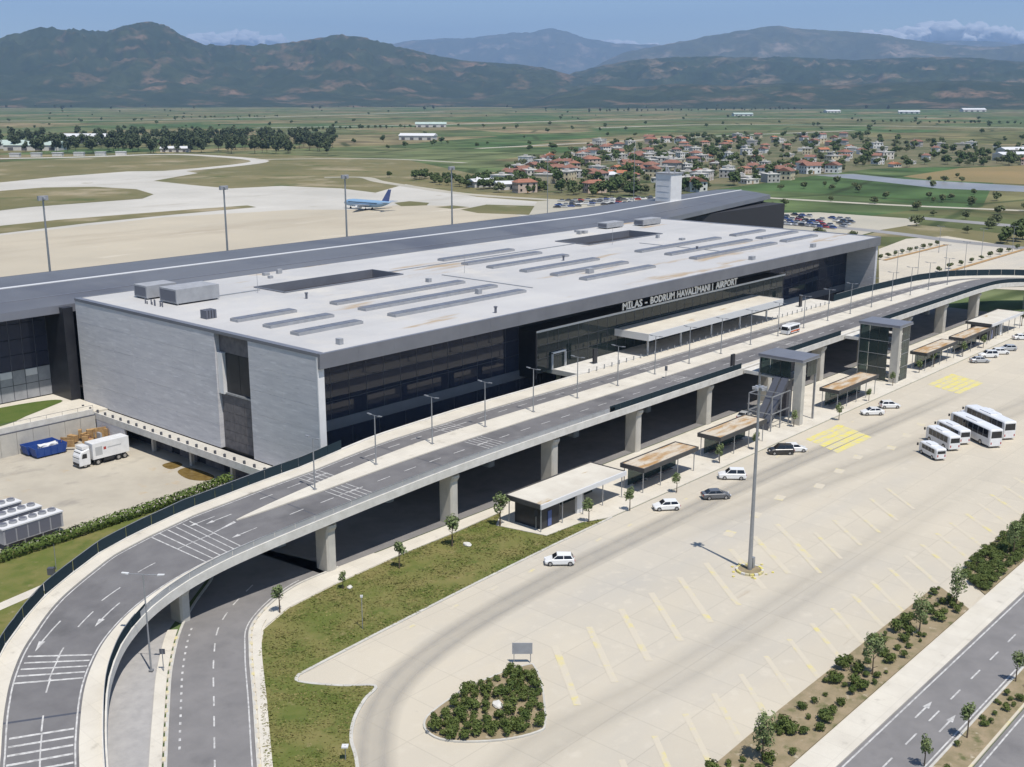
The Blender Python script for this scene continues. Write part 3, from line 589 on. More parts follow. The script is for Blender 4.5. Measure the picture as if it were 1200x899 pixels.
balustrade(lambda X: 0.05, 1.05, 38, 58, 3.0, M['rail_glass']); balustrade(lambda X: 0.05, .72, 58, 146, 3.0, M['parapet'], 'parapet_panel'); balustrade(lambda X: 0.05, 1.05, 146, 352, 3.0, M['rail_glass'])
balustrade(lambda X: VWd(X)-0.05, 1.4, 38, 103, 3.0, M['rail_glass'])
balustrade(lambda X: VWd(X)-0.05, 1.7, 268, 352, 3.0, M['rail_glass'])
hr = MB()
for (d, X0, X1, z) in ((lambda X: 0.05, 38, 58, 1.34), (lambda X: 0.05, 58.2, 145.8, 1.02), (lambda X: 0.05, 146, 187, 1.34), (lambda X: 0.05, 240, 352, 1.34), (lambda X: VWd(X)-.05, 38, 103, 1.68), (lambda X: VWd(X)-.05, 268, 352, 1.98)):
    pts = [vat(x, d(x), z) for x in VS if X0 <= x <= X1]
    hr.loft([[(p[0],p[1]-.04,p[2]-.03),(p[0],p[1]-.04,p[2]+.03),(p[0],p[1]+.04,p[2]+.03),(p[0],p[1]+.04,p[2]-.03)] for p in pts], closed=True)
hr.build('handrail', M['steel'], via)
# columns
for X, d, w1, w2 in [(87.3+22.7*i, 1.9, 1.5, 2.6) for i in range(11)]+[(66.6,2.6,1.4,2.2),(52.2,3.0,1.2,2.0)]+[(110+22.7*i, 15.5, 1.5, 2.6) for i in range(10)]+[(88,13.5,1.5,2.4),(68,11,1.3,2.2),(340,3,1.4,2.2),(349,3,1.4,2.2)]:
    p = vat(X, d, 0); zt = p[2]-1.45; a = vdir(X); m = MB()
    c = 0.22; ca, sa = math.cos(a), math.sin(a)
    pr = [(-w1/2+c,-w2/2),(w1/2-c,-w2/2),(w1/2,-w2/2+c),(w1/2,w2/2-c),(w1/2-c,w2/2),(-w1/2+c,w2/2),(-w1/2,w2/2-c),(-w1/2,-w2/2+c)]
    rw = []
    for z, k in ((0,1),(zt-0.9,1),(zt-0.25,1.0),(zt+0.1,1.0)):
        e = 0 if z < zt-0.5 else 0.5
        rw.append([(p[0]+(x*k+(e if x>0 else -e)*0)*ca-y*(k+e*0.6)*sa, p[1]+x*k*sa+y*(k+e*0.6)*ca, z) for x, y in pr])
    m.loft([r[::-1] for r in rw], closed=True, caps=True); m.build('column', M['conc'], via)
# plaza at departures level between the road and the doors
plaza = thing('entrance_plaza', 'pale paved departures plaza between the viaduct and the terminal doors', 'plaza', (216,133.5,0))
MB().box(164,268.5,128.62,139.6,8.2,9.14).build('slab', M['lip'], plaza)
for i in range(9):
    for y in (131,137): MB().tube((168+i*12,y,0),(168+i*12,y,8.2),0.45,n=10).build('column', M['conc'], plaza)

# ------------------------------------------------------------------ terminal
T0, T1, TF, TB, TZ = 104.0, 298.0, 130.5, 203.0, 22.8
ter = thing('terminal_building', 'long flat-roofed airport terminal with pale roof, grey stone end and dark glass front', 'building', (201,166.5,0))
def slab_holes(xb, yb, holes, z0, z1):
    m = MB(); hol = lambda i, j: any(h[0] <= (xb[i]+xb[i+1])/2 <= h[1] and h[2] <= (yb[j]+yb[j+1])/2 <= h[3] for h in holes)
    for i in range(len(xb)-1):
        for j in range(len(yb)-1):
            if not hol(i, j):
                a, b, c, d = xb[i], xb[i+1], yb[j], yb[j+1]
                m.add([(a,c,z1),(b,c,z1),(b,d,z1),(a,d,z1)], [(0,1,2,3)]); m.add([(a,c,z0),(b,c,z0),(b,d,z0),(a,d,z0)], [(3,2,1,0)])
    return m
C1, C2 = (134,165.5,178,188), (231,264,178.5,190)
rf = slab_holes([T0+1.02,C1[0],C1[1],C2[0],C2[1],T1-1.22], [TF+0.5,178,178.5,188,190,TB], [C1,(C1[0],C1[1],178,188),C2], 21.4, TZ)
for (a,b,c,d) in ((T0+1.02,T1-1.22,TF+.5,TF+.5),(T0+1.02,T1-1.22,TB,TB)): rf.add([(a,c,21.4),(b,c,21.4),(b,c,TZ),(a,c,TZ)], [(0,1,2,3)])
for a in (T0+1.02,T1-1.22): rf.add([(a,TF+.5,21.4),(a,TB,21.4),(a,TB,TZ),(a,TF+.5,TZ)], [(0,1,2,3)])
roof = rf.build('roof', M['roof'], ter)
for (a,b,c,d) in (C1,C2):
    m = MB(); m.box(a+.3,b-.3,c+.3,d-.3,18.4,18.6); m.build('courtyard_floor', M['pierroof'], roof)
    m = MB(); m.box(a,a+.3,c,d,18.6,TZ+.25); m.box(b-.3,b,c,d,18.6,TZ+.25); m.box(a+.3,b-.3,c,c+.3,18.6,TZ+.25); m.box(a+.3,b-.3,d-.3,d,18.6,TZ+.25); m.build('courtyard_wall', M['roofmetal'], roof)
# fascia along front, thin copings on the other edges
nf = 26; fw = (T1-T0)/nf; fm = MB(); fm.add([(0.01,0,-2.3),(fw-.01,0,-2.3),(fw-.01,-.1,0.06),(0.01,-.1,0.06),(0.01,.5,-2.3),(fw-.01,.5,-2.3),(fw-.01,.5,0.06),(0.01,.5,0.06)], [(0,1,2,3),(3,2,6,7),(5,4,7,6),(1,0,4,5),(0,3,7,4),(1,5,6,2)])
fmesh = fm.mesh('fascia_panel', M['roofmetal'])
for i in range(nf): inst('fascia_panel', fmesh, ter, (T0+i*fw-201, TF-0.02-166.5, TZ))
cpm = MB(); cpm.box(T0-.08,T0+1.05,TF+.5,TB,TZ-.42,TZ+.1); cpm.box(T1-1.25,T1+.08,TF+.5,TB,TZ-.42,TZ+.1); cpm.box(T0+1.06,T1-1.26,TB-.3,TB+.1,TZ-.3,TZ+.12); cpm.build('coping', M['roofmetal'], ter)
# stone end wall with a recessed bay, in large panels
ew = MB()
def clad(y0, y1, name):
    nz_, ny = 5, max(2, int((y1-y0)/6))
    for j in range(ny):
        a, b = y0+(y1-y0)*j/ny, y0+(y1-y0)*(j+1)/ny
        for k in range(nz_):
            z0 = 2.7+(21.0-2.7+1.35)*k/nz_; z1 = 2.7+(21.0-2.7+1.35)*(k+1)/nz_
            MB().box(T0+random.uniform(0,0.015),T0+1.0,a+.012,b-.012,z0+.012,z1-.012).build('cladding_panel', M['stone'], ter)
clad(157.6, 203.0, 'a'); clad(131.4, 148.4, 'b')
MB().box(T0-.04,T0+1.2,TF+.55,131.36,2.7,22.36).build('corner_pilaster', M['stoneedge'], ter)
MB().box(T0+1.2,T0+1.5,131.5,202.8,0.2,21.3).build('end_wall_core', M['black'], ter)
MB().box(T0+.9,T0+1.18,148.45,157.55,19.2,22.3).build('bay_head', M['grille'], ter)
for k in range(6):
    for j in range(3): MB().box(T0+.8,T0+1.15,148.5+j*3.0,151.44+j*3.0,2.75+k*1.58,4.28+k*1.58).build('louvre_panel', M['grille'], ter)
MB().box(T0+.3,T0+1.18,156.2,157.55,12.2,19.15).build('bay_reveal', M['stoneedge'], ter)
for j in range(2): MB().box(T0+.95,T0+1.0,148.6+j*3.8,152.3+j*3.8,12.5,19.1).build('window_pane', M['black'], ter)
MB().box(T0+.6,T0+1.3,148.45,157.55,12.2,12.48).build('sill', M['steel'], ter)
# right fin, back wall, lower storey
MB().box(T1-1.2,T1-.02,TF+.55,TB-.02,0,22.36).build('end_wall', M['stone'], ter)
MB().box(T0+1.6,T1-1.3,TB-.6,TB-.1,0,21.3).build('back_wall', M['dark'], ter)
MB().box(T0+6,T1-1.3,150.5,TB-.7,0,21.3).build('core', M['dark'], ter)
MB().box(T0+1.6,T1-1.3,139.8,150.4,8.3,9.0).build('floor_slab', M['inter'], ter)
MB().box(T0+1.6,158,141.5,150.4,14.2,14.8).build('mezzanine_slab', M['inter'], ter)
MB().box(255,T1-1.3,141.5,150.4,14.2,14.8).build('mezzanine_slab', M['inter'], ter)
for (x0,x1,z0,z1) in ((107,111,12.4,14.1),(118,123,13.0,15.9),(125,140,12.6,15.4),(143,146,13.2,15.4),(148,153,13.4,15.6),(112,150,17.8,20.2),(258,272,12.8,14.1),(262,290,17.8,20.2)):
    MB().box(x0,x1,146.6,147.2,z0,z1).build('interior_panel', M['inter'], ter)
# curtain walls: one pane per opening
def curtain(x0, x1, y, z0, z1, nx, nz_, mt, name='glass_pane', mull=0.07):
    pw, ph = (x1-x0)/nx, (z1-z0)/nz_
    me = MB().box(mull/2, pw-mull/2, 0, 0.03, mull/2, ph-mull/2).mesh(name, mt)
    for i in range(nx):
        for k in range(nz_): inst(name, me, ter, (x0+i*pw-201, y-166.5, z0+k*ph))
    m = MB()
    for i in range(nx+1): m.box(x0+i*pw-mull/2, x0+i*pw+mull/2, y-.03, y+.10, z0, z1)
    m.build('mullion', M['mull'], ter); m = MB()
    for k in range(nz_+1): m.box(x0, x1, y-.02, y+.085, z0+k*ph-mull/2, z0+k*ph+mull/2)
    m.build('transom', M['mull'], ter)
curtain(T0+1.3, 158.8, 139.3, 9.2, 21.2, 14, 4, M['blue_glass'])
curtain(253.8, T1-1.3, 139.3, 9.2, 21.2, 11, 4, M['blue_glass'])
curtain(T0+1.3, T1-1.3, 139.3, 0.2, 7.4, 32, 2, M['blue_glass'])
MB().box(T0+1.3,T1-1.3,139.25,139.7,7.45,9.15).build('floor_edge', M['roofmetal'], ter)
# projecting entrance box with the sign on its top edge
MB().box(159.0,159.3,135.2,139.6,8.0,17.0).build('box_side', M['black'], ter); MB().box(253.3,253.6,135.2,139.6,8.0,17.0).build('box_side', M['black'], ter)  # box sides coloured black to stand for the shadow on them
MB().box(158.9,253.7,135.0,139.6,17.0,17.25).build('box_roof', M['black'], ter); MB().box(158.85,253.75,134.85,134.99,16.95,17.35).build('box_trim', M['trim'], ter)
curtain(159.35, 253.25, 135.2, 9.16, 16.95, 30, 3, M['green_glass'])
MB().box(158.9,253.7,139.3,139.6,17.3,21.35).build('upper_band', M['black'], ter)
for x in (163.5,167.5): MB().box(x-.1,x+.1,134.7,135.1,9.15,12.4).build('door_frame', M['trim'], ter)
MB().box(163.4,167.6,134.7,135.1,12.2,12.5).build('door_frame', M['trim'], ter)
# sign lettering
def text_mesh(txt, size, ext):
    c = bpy.data.curves.new('lettering', 'FONT'); c.body = txt; c.size = size; c.extrude = ext; c.offset = 0.055; c.resolution_u = 2; c.space_character = 1.05
    o = bpy.data.objects.new('tmp', c); col.objects.link(o); dg = bpy.context.evaluated_depsgraph_get(); dg.update()
    me = bpy.data.meshes.new_from_object(o.evaluated_get(dg)); bpy.data.objects.remove(o); return me
sx = 186.0
for wd, wid in (('MİLAS', 6.9), ('-', 1.0), ('BODRUM', 9.0), ('HAVALİMANI', 13.2), ('|', 0.5), ('AIRPORT', 9.3)):
    me = text_mesh(wd, 2.1, 0.08); v = np.array([q.co[:] for q in me.vertices]); x0, x1 = v[:,0].min(), v[:,0].max(); k = wid/(x1-x0) if wd != '|' else 1.0
    k = k if wd != '-' else 1.3
    for q in me.vertices: X_, Y_, Z_ = q.co; q.co = ((X_-x0)*k, -Z_, Y_*0.98 if wd != '-' else Y_)
    me.materials.clear(); me.materials.append(M['letter'])
    inst('sign_lettering', me, ter, (sx-201, 135.0-166.5, 17.55)); sx += wid+1.0
# entrance canopy
can = thing('entrance_canopy', 'long white flat canopy over the departures doors', 'canopy', (211,131.5,9.14))
MB().box(184,238,126.9,136.6,13.5,14.0).build('roof', M['canopyw'], can)
MB().box(183.9,238.1,126.75,126.9,12.6,14.05).build('fascia', M['trim'], can); MB().box(183.75,183.9,126.75,136.6,12.6,14.05).build('fascia', M['trim'], can); MB().box(238.1,238.25,126.75,136.6,13.0,14.05).build('fascia', M['trim'], can)
for x in (187,199,211,223,235): MB().tube((x,129.2,9.14),(x,129.2,13.5),0.22,n=10).build('column', M['trim'], can)
# roof skylights from the photograph's three rows
rowsY = {1:161.2, 2:152.8, 3:144.6}
sk = [((287,376),(357,364),1),((321,382),(393,368),2),((356,391),(429,376),3),((399,355),(554,330),1),((433,362),(587,334),2),((468,369),(622,340),3),
      ((621,317),(703,302),1),((654,321),(737,306),2),((689,326),(772,311),3),((755,294),(849,278),1),((787,297),(882,280),2),((820,302),(914,284),3),((864,275),(898,269),1),((894,278),(930,270),2),((926,282),(961,275),3),
      ((516,303),(600,291),1),((547,308),(629,294),2),((577,312),(660,297),3)]
for a, b, r in sk:
    A_, B_ = G(*a, 23.4), G(*b, 23.4); y = rowsY[r] if a not in ((516,303),(547,308),(577,312)) else None
    y = y if y else (A_[1]+B_[1])/2
    x0, x1 = (A_[0], B_[0])
    u = MB(); u.box(x0,x1,y-1.1,y+1.1,TZ,TZ+.5); s_ = u.build('skylight', M['hvac'], roof)
    n = max(2, int((x1-x0)/2.6)); pw = (x1-x0-.3)/n
    gm = MB()
    for i in range(n): gm.box(x0+.15+i*pw+.05, x0+.15+(i+1)*pw-.05, y-.95, y+.95, TZ+.501, TZ+.58)
    gm.build('louvre', M['roofmetal'], s_)
def unit(x0,x1,y0,y1,h):
    o = MB().box(x0,x1,y0,y1,TZ+.3,TZ+h).build('air_handling_unit', M['hvac'], roof)
    m = MB(); m.box(x0-.04,x0-.003,y0+.3,y1-.3,TZ+.6,TZ+h-.3); m.build('louvre', M['hvacdark'], o)
    m = MB(); 
    for x in (x0+.3,x1-.5):
        for y in (y0+.2,y1-.4): m.box(x,x+.2,y,y+.2,TZ+.003,TZ+.297)
    m.build('foot', M['steel'], o)
unit(112.2,118.6,191.2,195.6,2.6); unit(112.6,121.8,181.8,187.4,2.9); unit(263,271,197,200.5,1.7); unit(276,285,193.5,197,1.9)
for i in range(9): x = 110.2+random.uniform(-.6,.6); MB().tube((x,182.5+i*.7,TZ),(x,182.5+i*.7,TZ+random.uniform(.5,1.1)),0.12,n=6).build('vent_pipe', M['hvacdark'], roof)
for i in range(4): MB().box(108.6+i*.55,109.0+i*.55,166.4,168.2,TZ,TZ+1.5).build('condenser', M['hvacdark'], roof)
for x, y in ((146,133.5),(133,170),(205,166),(240,152)): m = MB(); m.tube((x,y,TZ),(x,y,TZ+1.0),0.22,n=8); m.tube((x,y,TZ+1.0),(x,y,TZ+1.2),0.34,n=8); m.build('roof_vent', M['hvacdark'], roof)
rr_ = random.Random(77)
for i in range(14):
    x, y = rr_.uniform(108,292), rr_.choice((133.4,149,157,166.5,171,174,195,199)); w_, d_, h_ = rr_.uniform(.7,1.8), rr_.uniform(.6,1.2), rr_.uniform(.5,1.1)
    MB().box(x,x+w_,y,y+d_,TZ+.003,TZ+h_).build('roof_box', M['hvac'], roof)
for (xa,xb,y) in ((122,133,184.5),(166,231,183)): MB().box(xa,xb,y,y+.35,TZ+.004,TZ+.16).build('cable_tray', M['steel'], roof)
for x in (170.5,243): MB().box(x,x+.25,146,171.5,TZ+.004,TZ+.14).build('cable_tray', M['steel'], roof)
for x, y in ((131.0,182.5),(176,170),(236,175)): MB().tube((x,y,TZ),(x,y,TZ+4.2),0.05,0.03,n=6).build('lightning_rod', M['steel'], roof)
# ledge with posts over the loading bays
led = thing('loading_dock_ledge', 'concrete ledge with a row of short posts below the stone end wall', 'ledge', (101.5,168,0))
MB().box(101.3,103.95,134.5,201.5,2.0,2.55).build('slab', M['conc'], led); MB().box(101.1,101.28,134.5,201.5,1.5,2.75).build('edge', M['lip'], led)
pmesh = MB().box(-.16,.16,-.16,.16,0,.6).mesh('post', M['mull'])
for i in range(24): inst('post', pmesh, led, (101.65-101.5, 137+i*2.7-168, 2.55))
for i in range(4): MB().box(102.8,103.4,141+i*12,141.6+i*12,YZ,2.0).build('column', M['conc'], led)
MB().box(101.12,101.5,183.6,193.5,YZ,1.48).build('dock_wall', M['stone'], led)
for i in range(5): MB().box(104.6,104.9,142+i*8,147.4+i*8,YZ+.05,1.9).build('dock_door', M['grille'], led)
MB().box(104.95,105.15,134.5,203,YZ,2.1).build('back_wall', M['dark'], led)

# ------------------------------------------------------------------ pier building behind, with its curved dark roof
pier = thing('pier_building', 'long dark curved-roof pier building behind the terminal, beside the apron', 'building', (160,225,0))
def proofz(X, t):   # t 0 front eave, 1 back edge
    e = float(np.interp(X, [-100,290,398], [21.3,21.4,22.9])); return e + 1.15*math.sin(math.pi*min(1, t*0.80))
PX = [-100]+[i*8.0-92 for i in range(49)]+[298,398]; PX = sorted(set(PX))
fy = lambda X: 206.0 if X < 297 else 206+(X-297)/101*14; by = lambda X: 244.0
T_ = [i/14 for i in range(15)]
m = MB(); m.loft([[(X, fy(X)+(by(X)-fy(X))*t, proofz(X,t)) for t in T_[::-1]] for X in PX]); 
m.loft([[(X, fy(X)+(by(X)-fy(X))*t, proofz(X,t)-0.9) for t in T_] for X in PX])
proof = m.build('roof', M['pierroof'], pier, smooth=True)
m = MB(); m.loft([[(X,fy(X),proofz(X,0)),(X,fy(X)-.15,proofz(X,0)-1.5),(X,fy(X)+.6,proofz(X,0)-1.5)][::-1] for X in PX]); m.build('eave', M['roofmetal'], proof)
m = MB(); m.loft([[(X,by(X),proofz(X,1)-1.4),(X,by(X)+.1,proofz(X,1)+.05)][::-1] for X in PX]); m.build('eave', M['roofmetal'], proof)
m = MB(); m.loft([[(398,fy(398)+(by(398)-fy(398))*t,proofz(398,t)),(398,fy(398)+(by(398)-fy(398))*t,proofz(398,t)-1.3)] for t in T_]); m.build('end_fascia', M['roofmetal'], proof)
for t0, wdt, zz in ((0.52,0.030,0.12),(0.20,0.010,0.06)):
    m = MB(); rows = []
    for X in PX:
        y0, y1 = fy(X)+(by(X)-fy(X))*t0, fy(X)+(by(X)-fy(X))*(t0+wdt); z = max(proofz(X,t0), proofz(X,t0+wdt))
        rows.append([(X,y0,z-.2),(X,y0,z+zz),(X,y1,z+zz),(X,y1,z-.2)][::-1])
    m.loft(rows); m.build('roof_gutter', M['trim'] if zz > .1 else M['roofmetal'], proof)
# seams
m = MB(); 
for X in PX[2:-1]:
    for t, t2 in zip(T_, T_[1:]):
        pass
MB().box(-100,396,212.5,242.5,3.0,20.2).build('core', M['dark'], pier)
MB().box(304,396,221.6,222.0,0,21.0).build('side_wall', M['grille'], pier)
def pcurtain(x0, x1, y, zs_, nx, mts):
    pw = (x1-x0)/nx
    for k in range(len(zs_)-1):
        me = MB().box(.05,pw-.05,0,.04,.05,zs_[k+1]-zs_[k]-.05).mesh('glass_pane', mts[k])
        for i in range(nx): inst('glass_pane' if mts[k] is M['blue_glass'] else 'wall_panel', me, pier, (x0+i*pw-160, y-225, zs_[k]))
    m = MB()
    for i in range(nx+1): m.box(x0+i*pw-.05,x0+i*pw+.05,y-.05,y+.12,zs_[0],zs_[-1])
    m.build('mullion', M['mull'], pier)
pcurtain(62.0, 102.2, 212.0, [3.0,6.0,8.9,11.9,14.9,17.9,20.4], 16, [M['hvac'],M['hvac']]+[M['blue_glass']]*4)
for i in (5,9,12,14): MB().box(62+i*2.5125+.1,62+(i+1)*2.5125-.1,211.9,211.98,7.5,8.8).build('pale_panel', M['stoneedge'], pier)
MB().box(102.2,104.2,204.5,212.4,3.0,21.0).build('corner_wall', M['black'], pier)
tw = MB(); tw.box(343.5,350.5,229.5,236,21.0,33.0); two = tw.build('vent_tower', M['stoneedge'], pier)
m = MB(); m.box(343.2,350.8,229.2,236.3,33.0,33.35)
for x, y, h in ((344.5,231,1.2),(346.2,233.5,2.0),(348.5,231.4,1.0),(349.6,235,1.6),(347.3,230.6,.8)): m.tube((x,y,33.35),(x,y,33.35+h),.3,.25,n=6)
m.build('tower_cap', M['hvac'], two)
m = MB()
for k in range(5): m.box(343.44,343.497,230.2,235.3,22.5+k*2.1,22.56+k*2.1)
m.build('panel_joint', M['hvac'], two)

# ------------------------------------------------------------------ vehicles
def body_loft(st):
    rows = []
    for x, hw, zb, zt, rd in st:
        rows.append([(x,-hw+.06,zb),(x,-hw,zb+.12),(x,-hw,zt-rd),(x,-hw+rd*.9,zt),(x,hw-rd*.9,zt),(x,hw,zt-rd),(x,hw,zb+.12),(x,hw-.06,zb)])
    m = MB(); m.loft(rows, closed=True, caps=True); return m
def add_wheels(t, xs_, y, r, wdt, name='wheel', rows=1):
    me = MB(); me.tube((0,-wdt/2,0),(0,wdt/2,0),r,n=16); tm = me.mesh('wheel', M['tyre_r'])
    rm = MB(); rm.tube((0,-wdt/2-.012,0),(0,wdt/2+.012,0),r*.6,n=12); rmm = rm.mesh('rim', M['rim'])
    for x in xs_:
        for s in (-1,1):
            wv = inst('wheel', tm, t, (x, s*y, r)); inst('rim', rmm, wv)
def side_poly(t, name, pts, y, mt):      # pts (x,z) at both sides, y may be callable of z
    for s in (-1,1):
        m = MB(); vs = [(x, s*(y(z) if callable(y) else y), z) for x, z in pts]; m.add(vs, [tuple(range(len(vs))) if s < 0 else tuple(range(len(vs)-1,-1,-1))]); m.build(name, mt, t, local=True)
def make_car(kind, paint):
    t = thing(kind, '', 'car'); P_ = PAINT[paint]
    if kind == 'hatchback': L0, L1, roof_ = -1.95, 2.05, [(-1.85,.95),(-1.45,1.44),(0.35,1.48),(1.05,.97)]
    elif kind == 'sedan': L0, L1, roof_ = -2.25, 2.2, [(-1.75,.98),(-1.05,1.42),(0.3,1.45),(1.15,.95)]
    else: L0, L1, roof_ = -2.2, 2.25, [(-2.1,1.05),(-1.8,1.72),(0.4,1.76),(1.15,1.08)]
    bz = roof_[0][1]+.02; hz = .78 if kind != 'suv' else .95
    st = [(L0,.70,.42,bz-.28,.06),(L0+.12,.82,.26,bz-.06,.08),(roof_[0][0]+.25,.88,.22,bz,.08),(0,.88,.2,bz-.02,.08),(roof_[3][0],.88,.2,bz-.03,.09),(L1-.55,.86,.22,hz+.02,.1),(L1-.15,.80,.26,hz-.1,.1),(L1,.66,.38,hz-.26,.06)]
    body_loft(st).build('body', P_, t, smooth=False, local=True)
    a, b, c, d = roof_; wb, wr = .80, .62
    gh = MB(); gh.add([(a[0],-wb,a[1]-.03),(a[0],wb,a[1]-.03),(b[0],wr,b[1]),(b[0],-wr,b[1]),(c[0],-wr,c[1]),(c[0],wr,c[1]),(d[0],wb,d[1]-.03),(d[0],-wb,d[1]-.03)],
        [(0,3,2,1),(3,4,5,2),(4,7,6,5),(0,7,4,3),(1,2,5,6)]); gh.build('roof', P_, t, local=True)
    e = .012
    def quad(name, p, q, inset):
        m = MB(); n = (p[1]-q[1], q[0]-p[0]); l = math.hypot(*n); sg = 1 if n[0]*(1 if p[0] > 0 else -1) > 0 else -1; nx, nz_ = n[0]/l*e*sg, n[1]/l*e*sg
        lo, hi = (p, q); f = .12
        A_ = (lo[0]+(hi[0]-lo[0])*f+nx, lo[1]+(hi[1]-lo[1])*f+abs(nz_)); B_ = (lo[0]+(hi[0]-lo[0])*.9+nx, lo[1]+(hi[1]-lo[1])*.9+abs(nz_))
        m.add([(A_[0],-wb+.08,A_[1]),(A_[0],wb-.08,A_[1]),(B_[0],wr-.03,B_[1]),(B_[0],-wr+.03,B_[1])], [(0,1,2,3),]); m.build(name, M['carglass'], t, local=True)
    quad('windscreen', d, c, .1); quad('rear_window', a, b, .1)
    zt, zb = b[1]-.06, a[1]+.02
    yf = lambda z: wr+(wb-wr)*(b[1]-z)/(b[1]-a[1])+.012
    fx = lambda z, p, q: p[0]+(q[0]-p[0])*(z-p[1])/(q[1]-p[1])
    mx = (b[0]+c[0])/2+.1
    side_poly(t, 'side_window', [(mx+.05,zb),(fx(zb,d,c)-.16,zb),(fx(zt,d,c)-.1,zt),(mx+.05,zt)], yf, M['carglass'])
    side_poly(t, 'side_window', [(fx(zb,a,b)+.2,zb),(mx-.05,zb),(mx-.05,zt),(fx(zt,a,b)+.12,zt)], yf, M['carglass'])
    for s in (-1,1):
        MB().box(L1-.2,L1-.03,s*.6-.16,s*.6+.16,hz-.24,hz-.10).build('headlight', M['lampw'], t, local=True)
        MB().box(L0-.01,L0+.12,s*.62-.14,s*.62+.14,bz-.36,bz-.18).build('tail_light', M['lampr'], t, local=True)
    MB().box(L1-.04,L1+.015,-.55,.55,.36,.52).build('grille', M['plastic'], t, local=True)
    add_wheels(t, (-1.32,1.32), .80, .33, .2); return t
CARS = {}
def car(kind, paint, label, px, heading, group=None, loc=None):
    key = (kind, paint)
    if key not in CARS: t = CARS[key] = make_car(kind, paint)
    else: t = copy_tree(CARS[key])
    t['label'] = label; t['category'] = 'car'
    if group: t['group'] = group
    elif 'group' in t: del t['group']
    x, y = loc if loc else G(*px); t.location = (x, y, 0.034); t.rotation_euler = (0,0,R(heading)); return t
L_ = 131
car('hatchback','white','white hatchback parked alone beside the grass verge kerb',(656,661),L_+2)
car('hatchback','white','white hatchback parked in front of the second shelter from the kiosk',(781,597),L_+8)
car('sedan','grey','dark grey saloon standing out on the concrete between two white cars',(839,584),L_+188)
car('suv','white','white crossover with black roof bars parked near the lamp mast',(858,561),L_-3)
car('suv','black','black sport utility car parked beside a white hatchback',(915,532),L_+2)
car('hatchback','white','white hatchback half hidden behind the black sport utility car',(931,529),L_+184)
car('sedan','white','white saloon parked just before the first yellow hatched patch',(1022,486),L_+4)
car('hatchback','white','white hatchback beside a white saloon at the first yellow patch',(1042,478),L_+184)
for k, (p, kd, pt, tx) in enumerate([((1148,425),'sedan','silver','silver saloon, first in the row of cars past the second yellow patch'),((1158,419),'suv','white','white tall car, second in the row past the second yellow patch'),((1172,415),'hatchback','white','white hatchback, third in the row past the second yellow patch'),((1181,411),'hatchback','silver','silver hatchback, last in the close row past the second yellow patch'),((1197,398),'sedan','white','white saloon parked by the large far shelter')]):
    car(kd, pt, tx, p, L_+(4 if k % 2 else 184))
car('sedan','silver','silver saloon standing under the viaduct beside the escalator frame',None,10,loc=(186,105.8)).location.z = .155
def make_bus(name, Ln, Wd, Ht, label, group, wheels, sill, nwin):
    t = thing(name, label, 'bus' if Ln > 6.5 else 'van', group=group); h = Wd/2
    st = [(-Ln/2,h-.12,.42,Ht-.25,.2),(-Ln/2+.15,h,.3,Ht-.05,.18),(0,h,.28,Ht,.18),(Ln/2-.5,h,.28,Ht-.02,.18),(Ln/2-.12,h-.03,.3,Ht-.25,.2),(Ln/2,h-.15,.4,Ht*.5,.2)]
    body_loft(st).build('body', M['buswhite'], t, local=True)
    zt = Ht-.32; zs_ = sill
    ww = (Ln-1.6)/nwin
    for i in range(nwin):
        x0 = -Ln/2+.6+i*ww; side_poly(t, 'side_window', [(x0+.03,zs_),(x0+ww-.03,zs_),(x0+ww-.03,zt),(x0+.03,zt)], h+.012, M['carglass'])
    m = MB(); m.add([(Ln/2-.03,-h+.16,Ht*.5+.04),(Ln/2-.03,h-.16,Ht*.5+.04),(Ln/2-.1,h-.25,Ht-.3),(Ln/2-.1,-h+.25,Ht-.3)], [(0,1,2,3)]); 
    for v in range(4): m.v[v] = (m.v[v][0]+.035, m.v[v][1], m.v[v][2])
    m.build('windscreen', M['carglass'], t, local=True)
    m = MB(); m.add([(-Ln/2-.012,-h+.2,zs_+.1),(-Ln/2-.012,h-.2,zs_+.1),(-Ln/2-.012,h-.25,Ht-.45),(-Ln/2-.012,-h+.25,Ht-.45)], [(3,2,1,0)]); m.build('rear_window', M['carglass'], t, local=True)
    for s in (-1,1):
        MB().box(Ln/2-.1,Ln/2+.01,s*(h-.35)-.2,s*(h-.35)+.2,.6,.82).build('headlight', M['lampw'], t, local=True)
        MB().box(-Ln/2-.01,-Ln/2+.08,s*(h-.3)-.1,s*(h-.3)+.1,.7,1.1).build('tail_light', M['lampr'], t, local=True)
        MB().box(Ln/2+.02,Ln/2+.22,s*(h+.12)-.12,s*(h+.12)+.12,Ht-.95,Ht-.5).build('mirror', M['plastic'], t, local=True)
    MB().box(-Ln*.1,Ln*.18,-.7,.7,Ht-.01,Ht+.16).build('roof_unit', M['buswhite'], t, local=True)
    m = MB(); m.box(-Ln/2+.3,Ln/2-.3,-h-.008,h+.008,.30,.42); m.build('skirt', M['plastic'], t, local=True)
    add_wheels(t, wheels, h-.12, .48 if Ln > 6.5 else .36, .3); return t
BH = 54
def put(t, px, rz, dx=0): x, y = G(*px); t.location = (x, y, .034); t.rotation_euler = (0,0,R(rz)); return t
coach = put(make_bus('coach', 12.2, 2.5, 3.5, 'long white coach with one dark window band, parked beside the minibuses', None, (-3.4,4.1), 1.75, 7), (1142,514), BH)
coach2 = put(copy_tree(coach, label='long white coach parked behind another coach, beside two white vans'), (1158,505), BH)
mini = put(make_bus('minibus', 7.4, 2.2, 2.8, 'white minibus parked between a white van and a coach', None, (-2.0,2.4), 1.4, 5), (1104,522), BH)
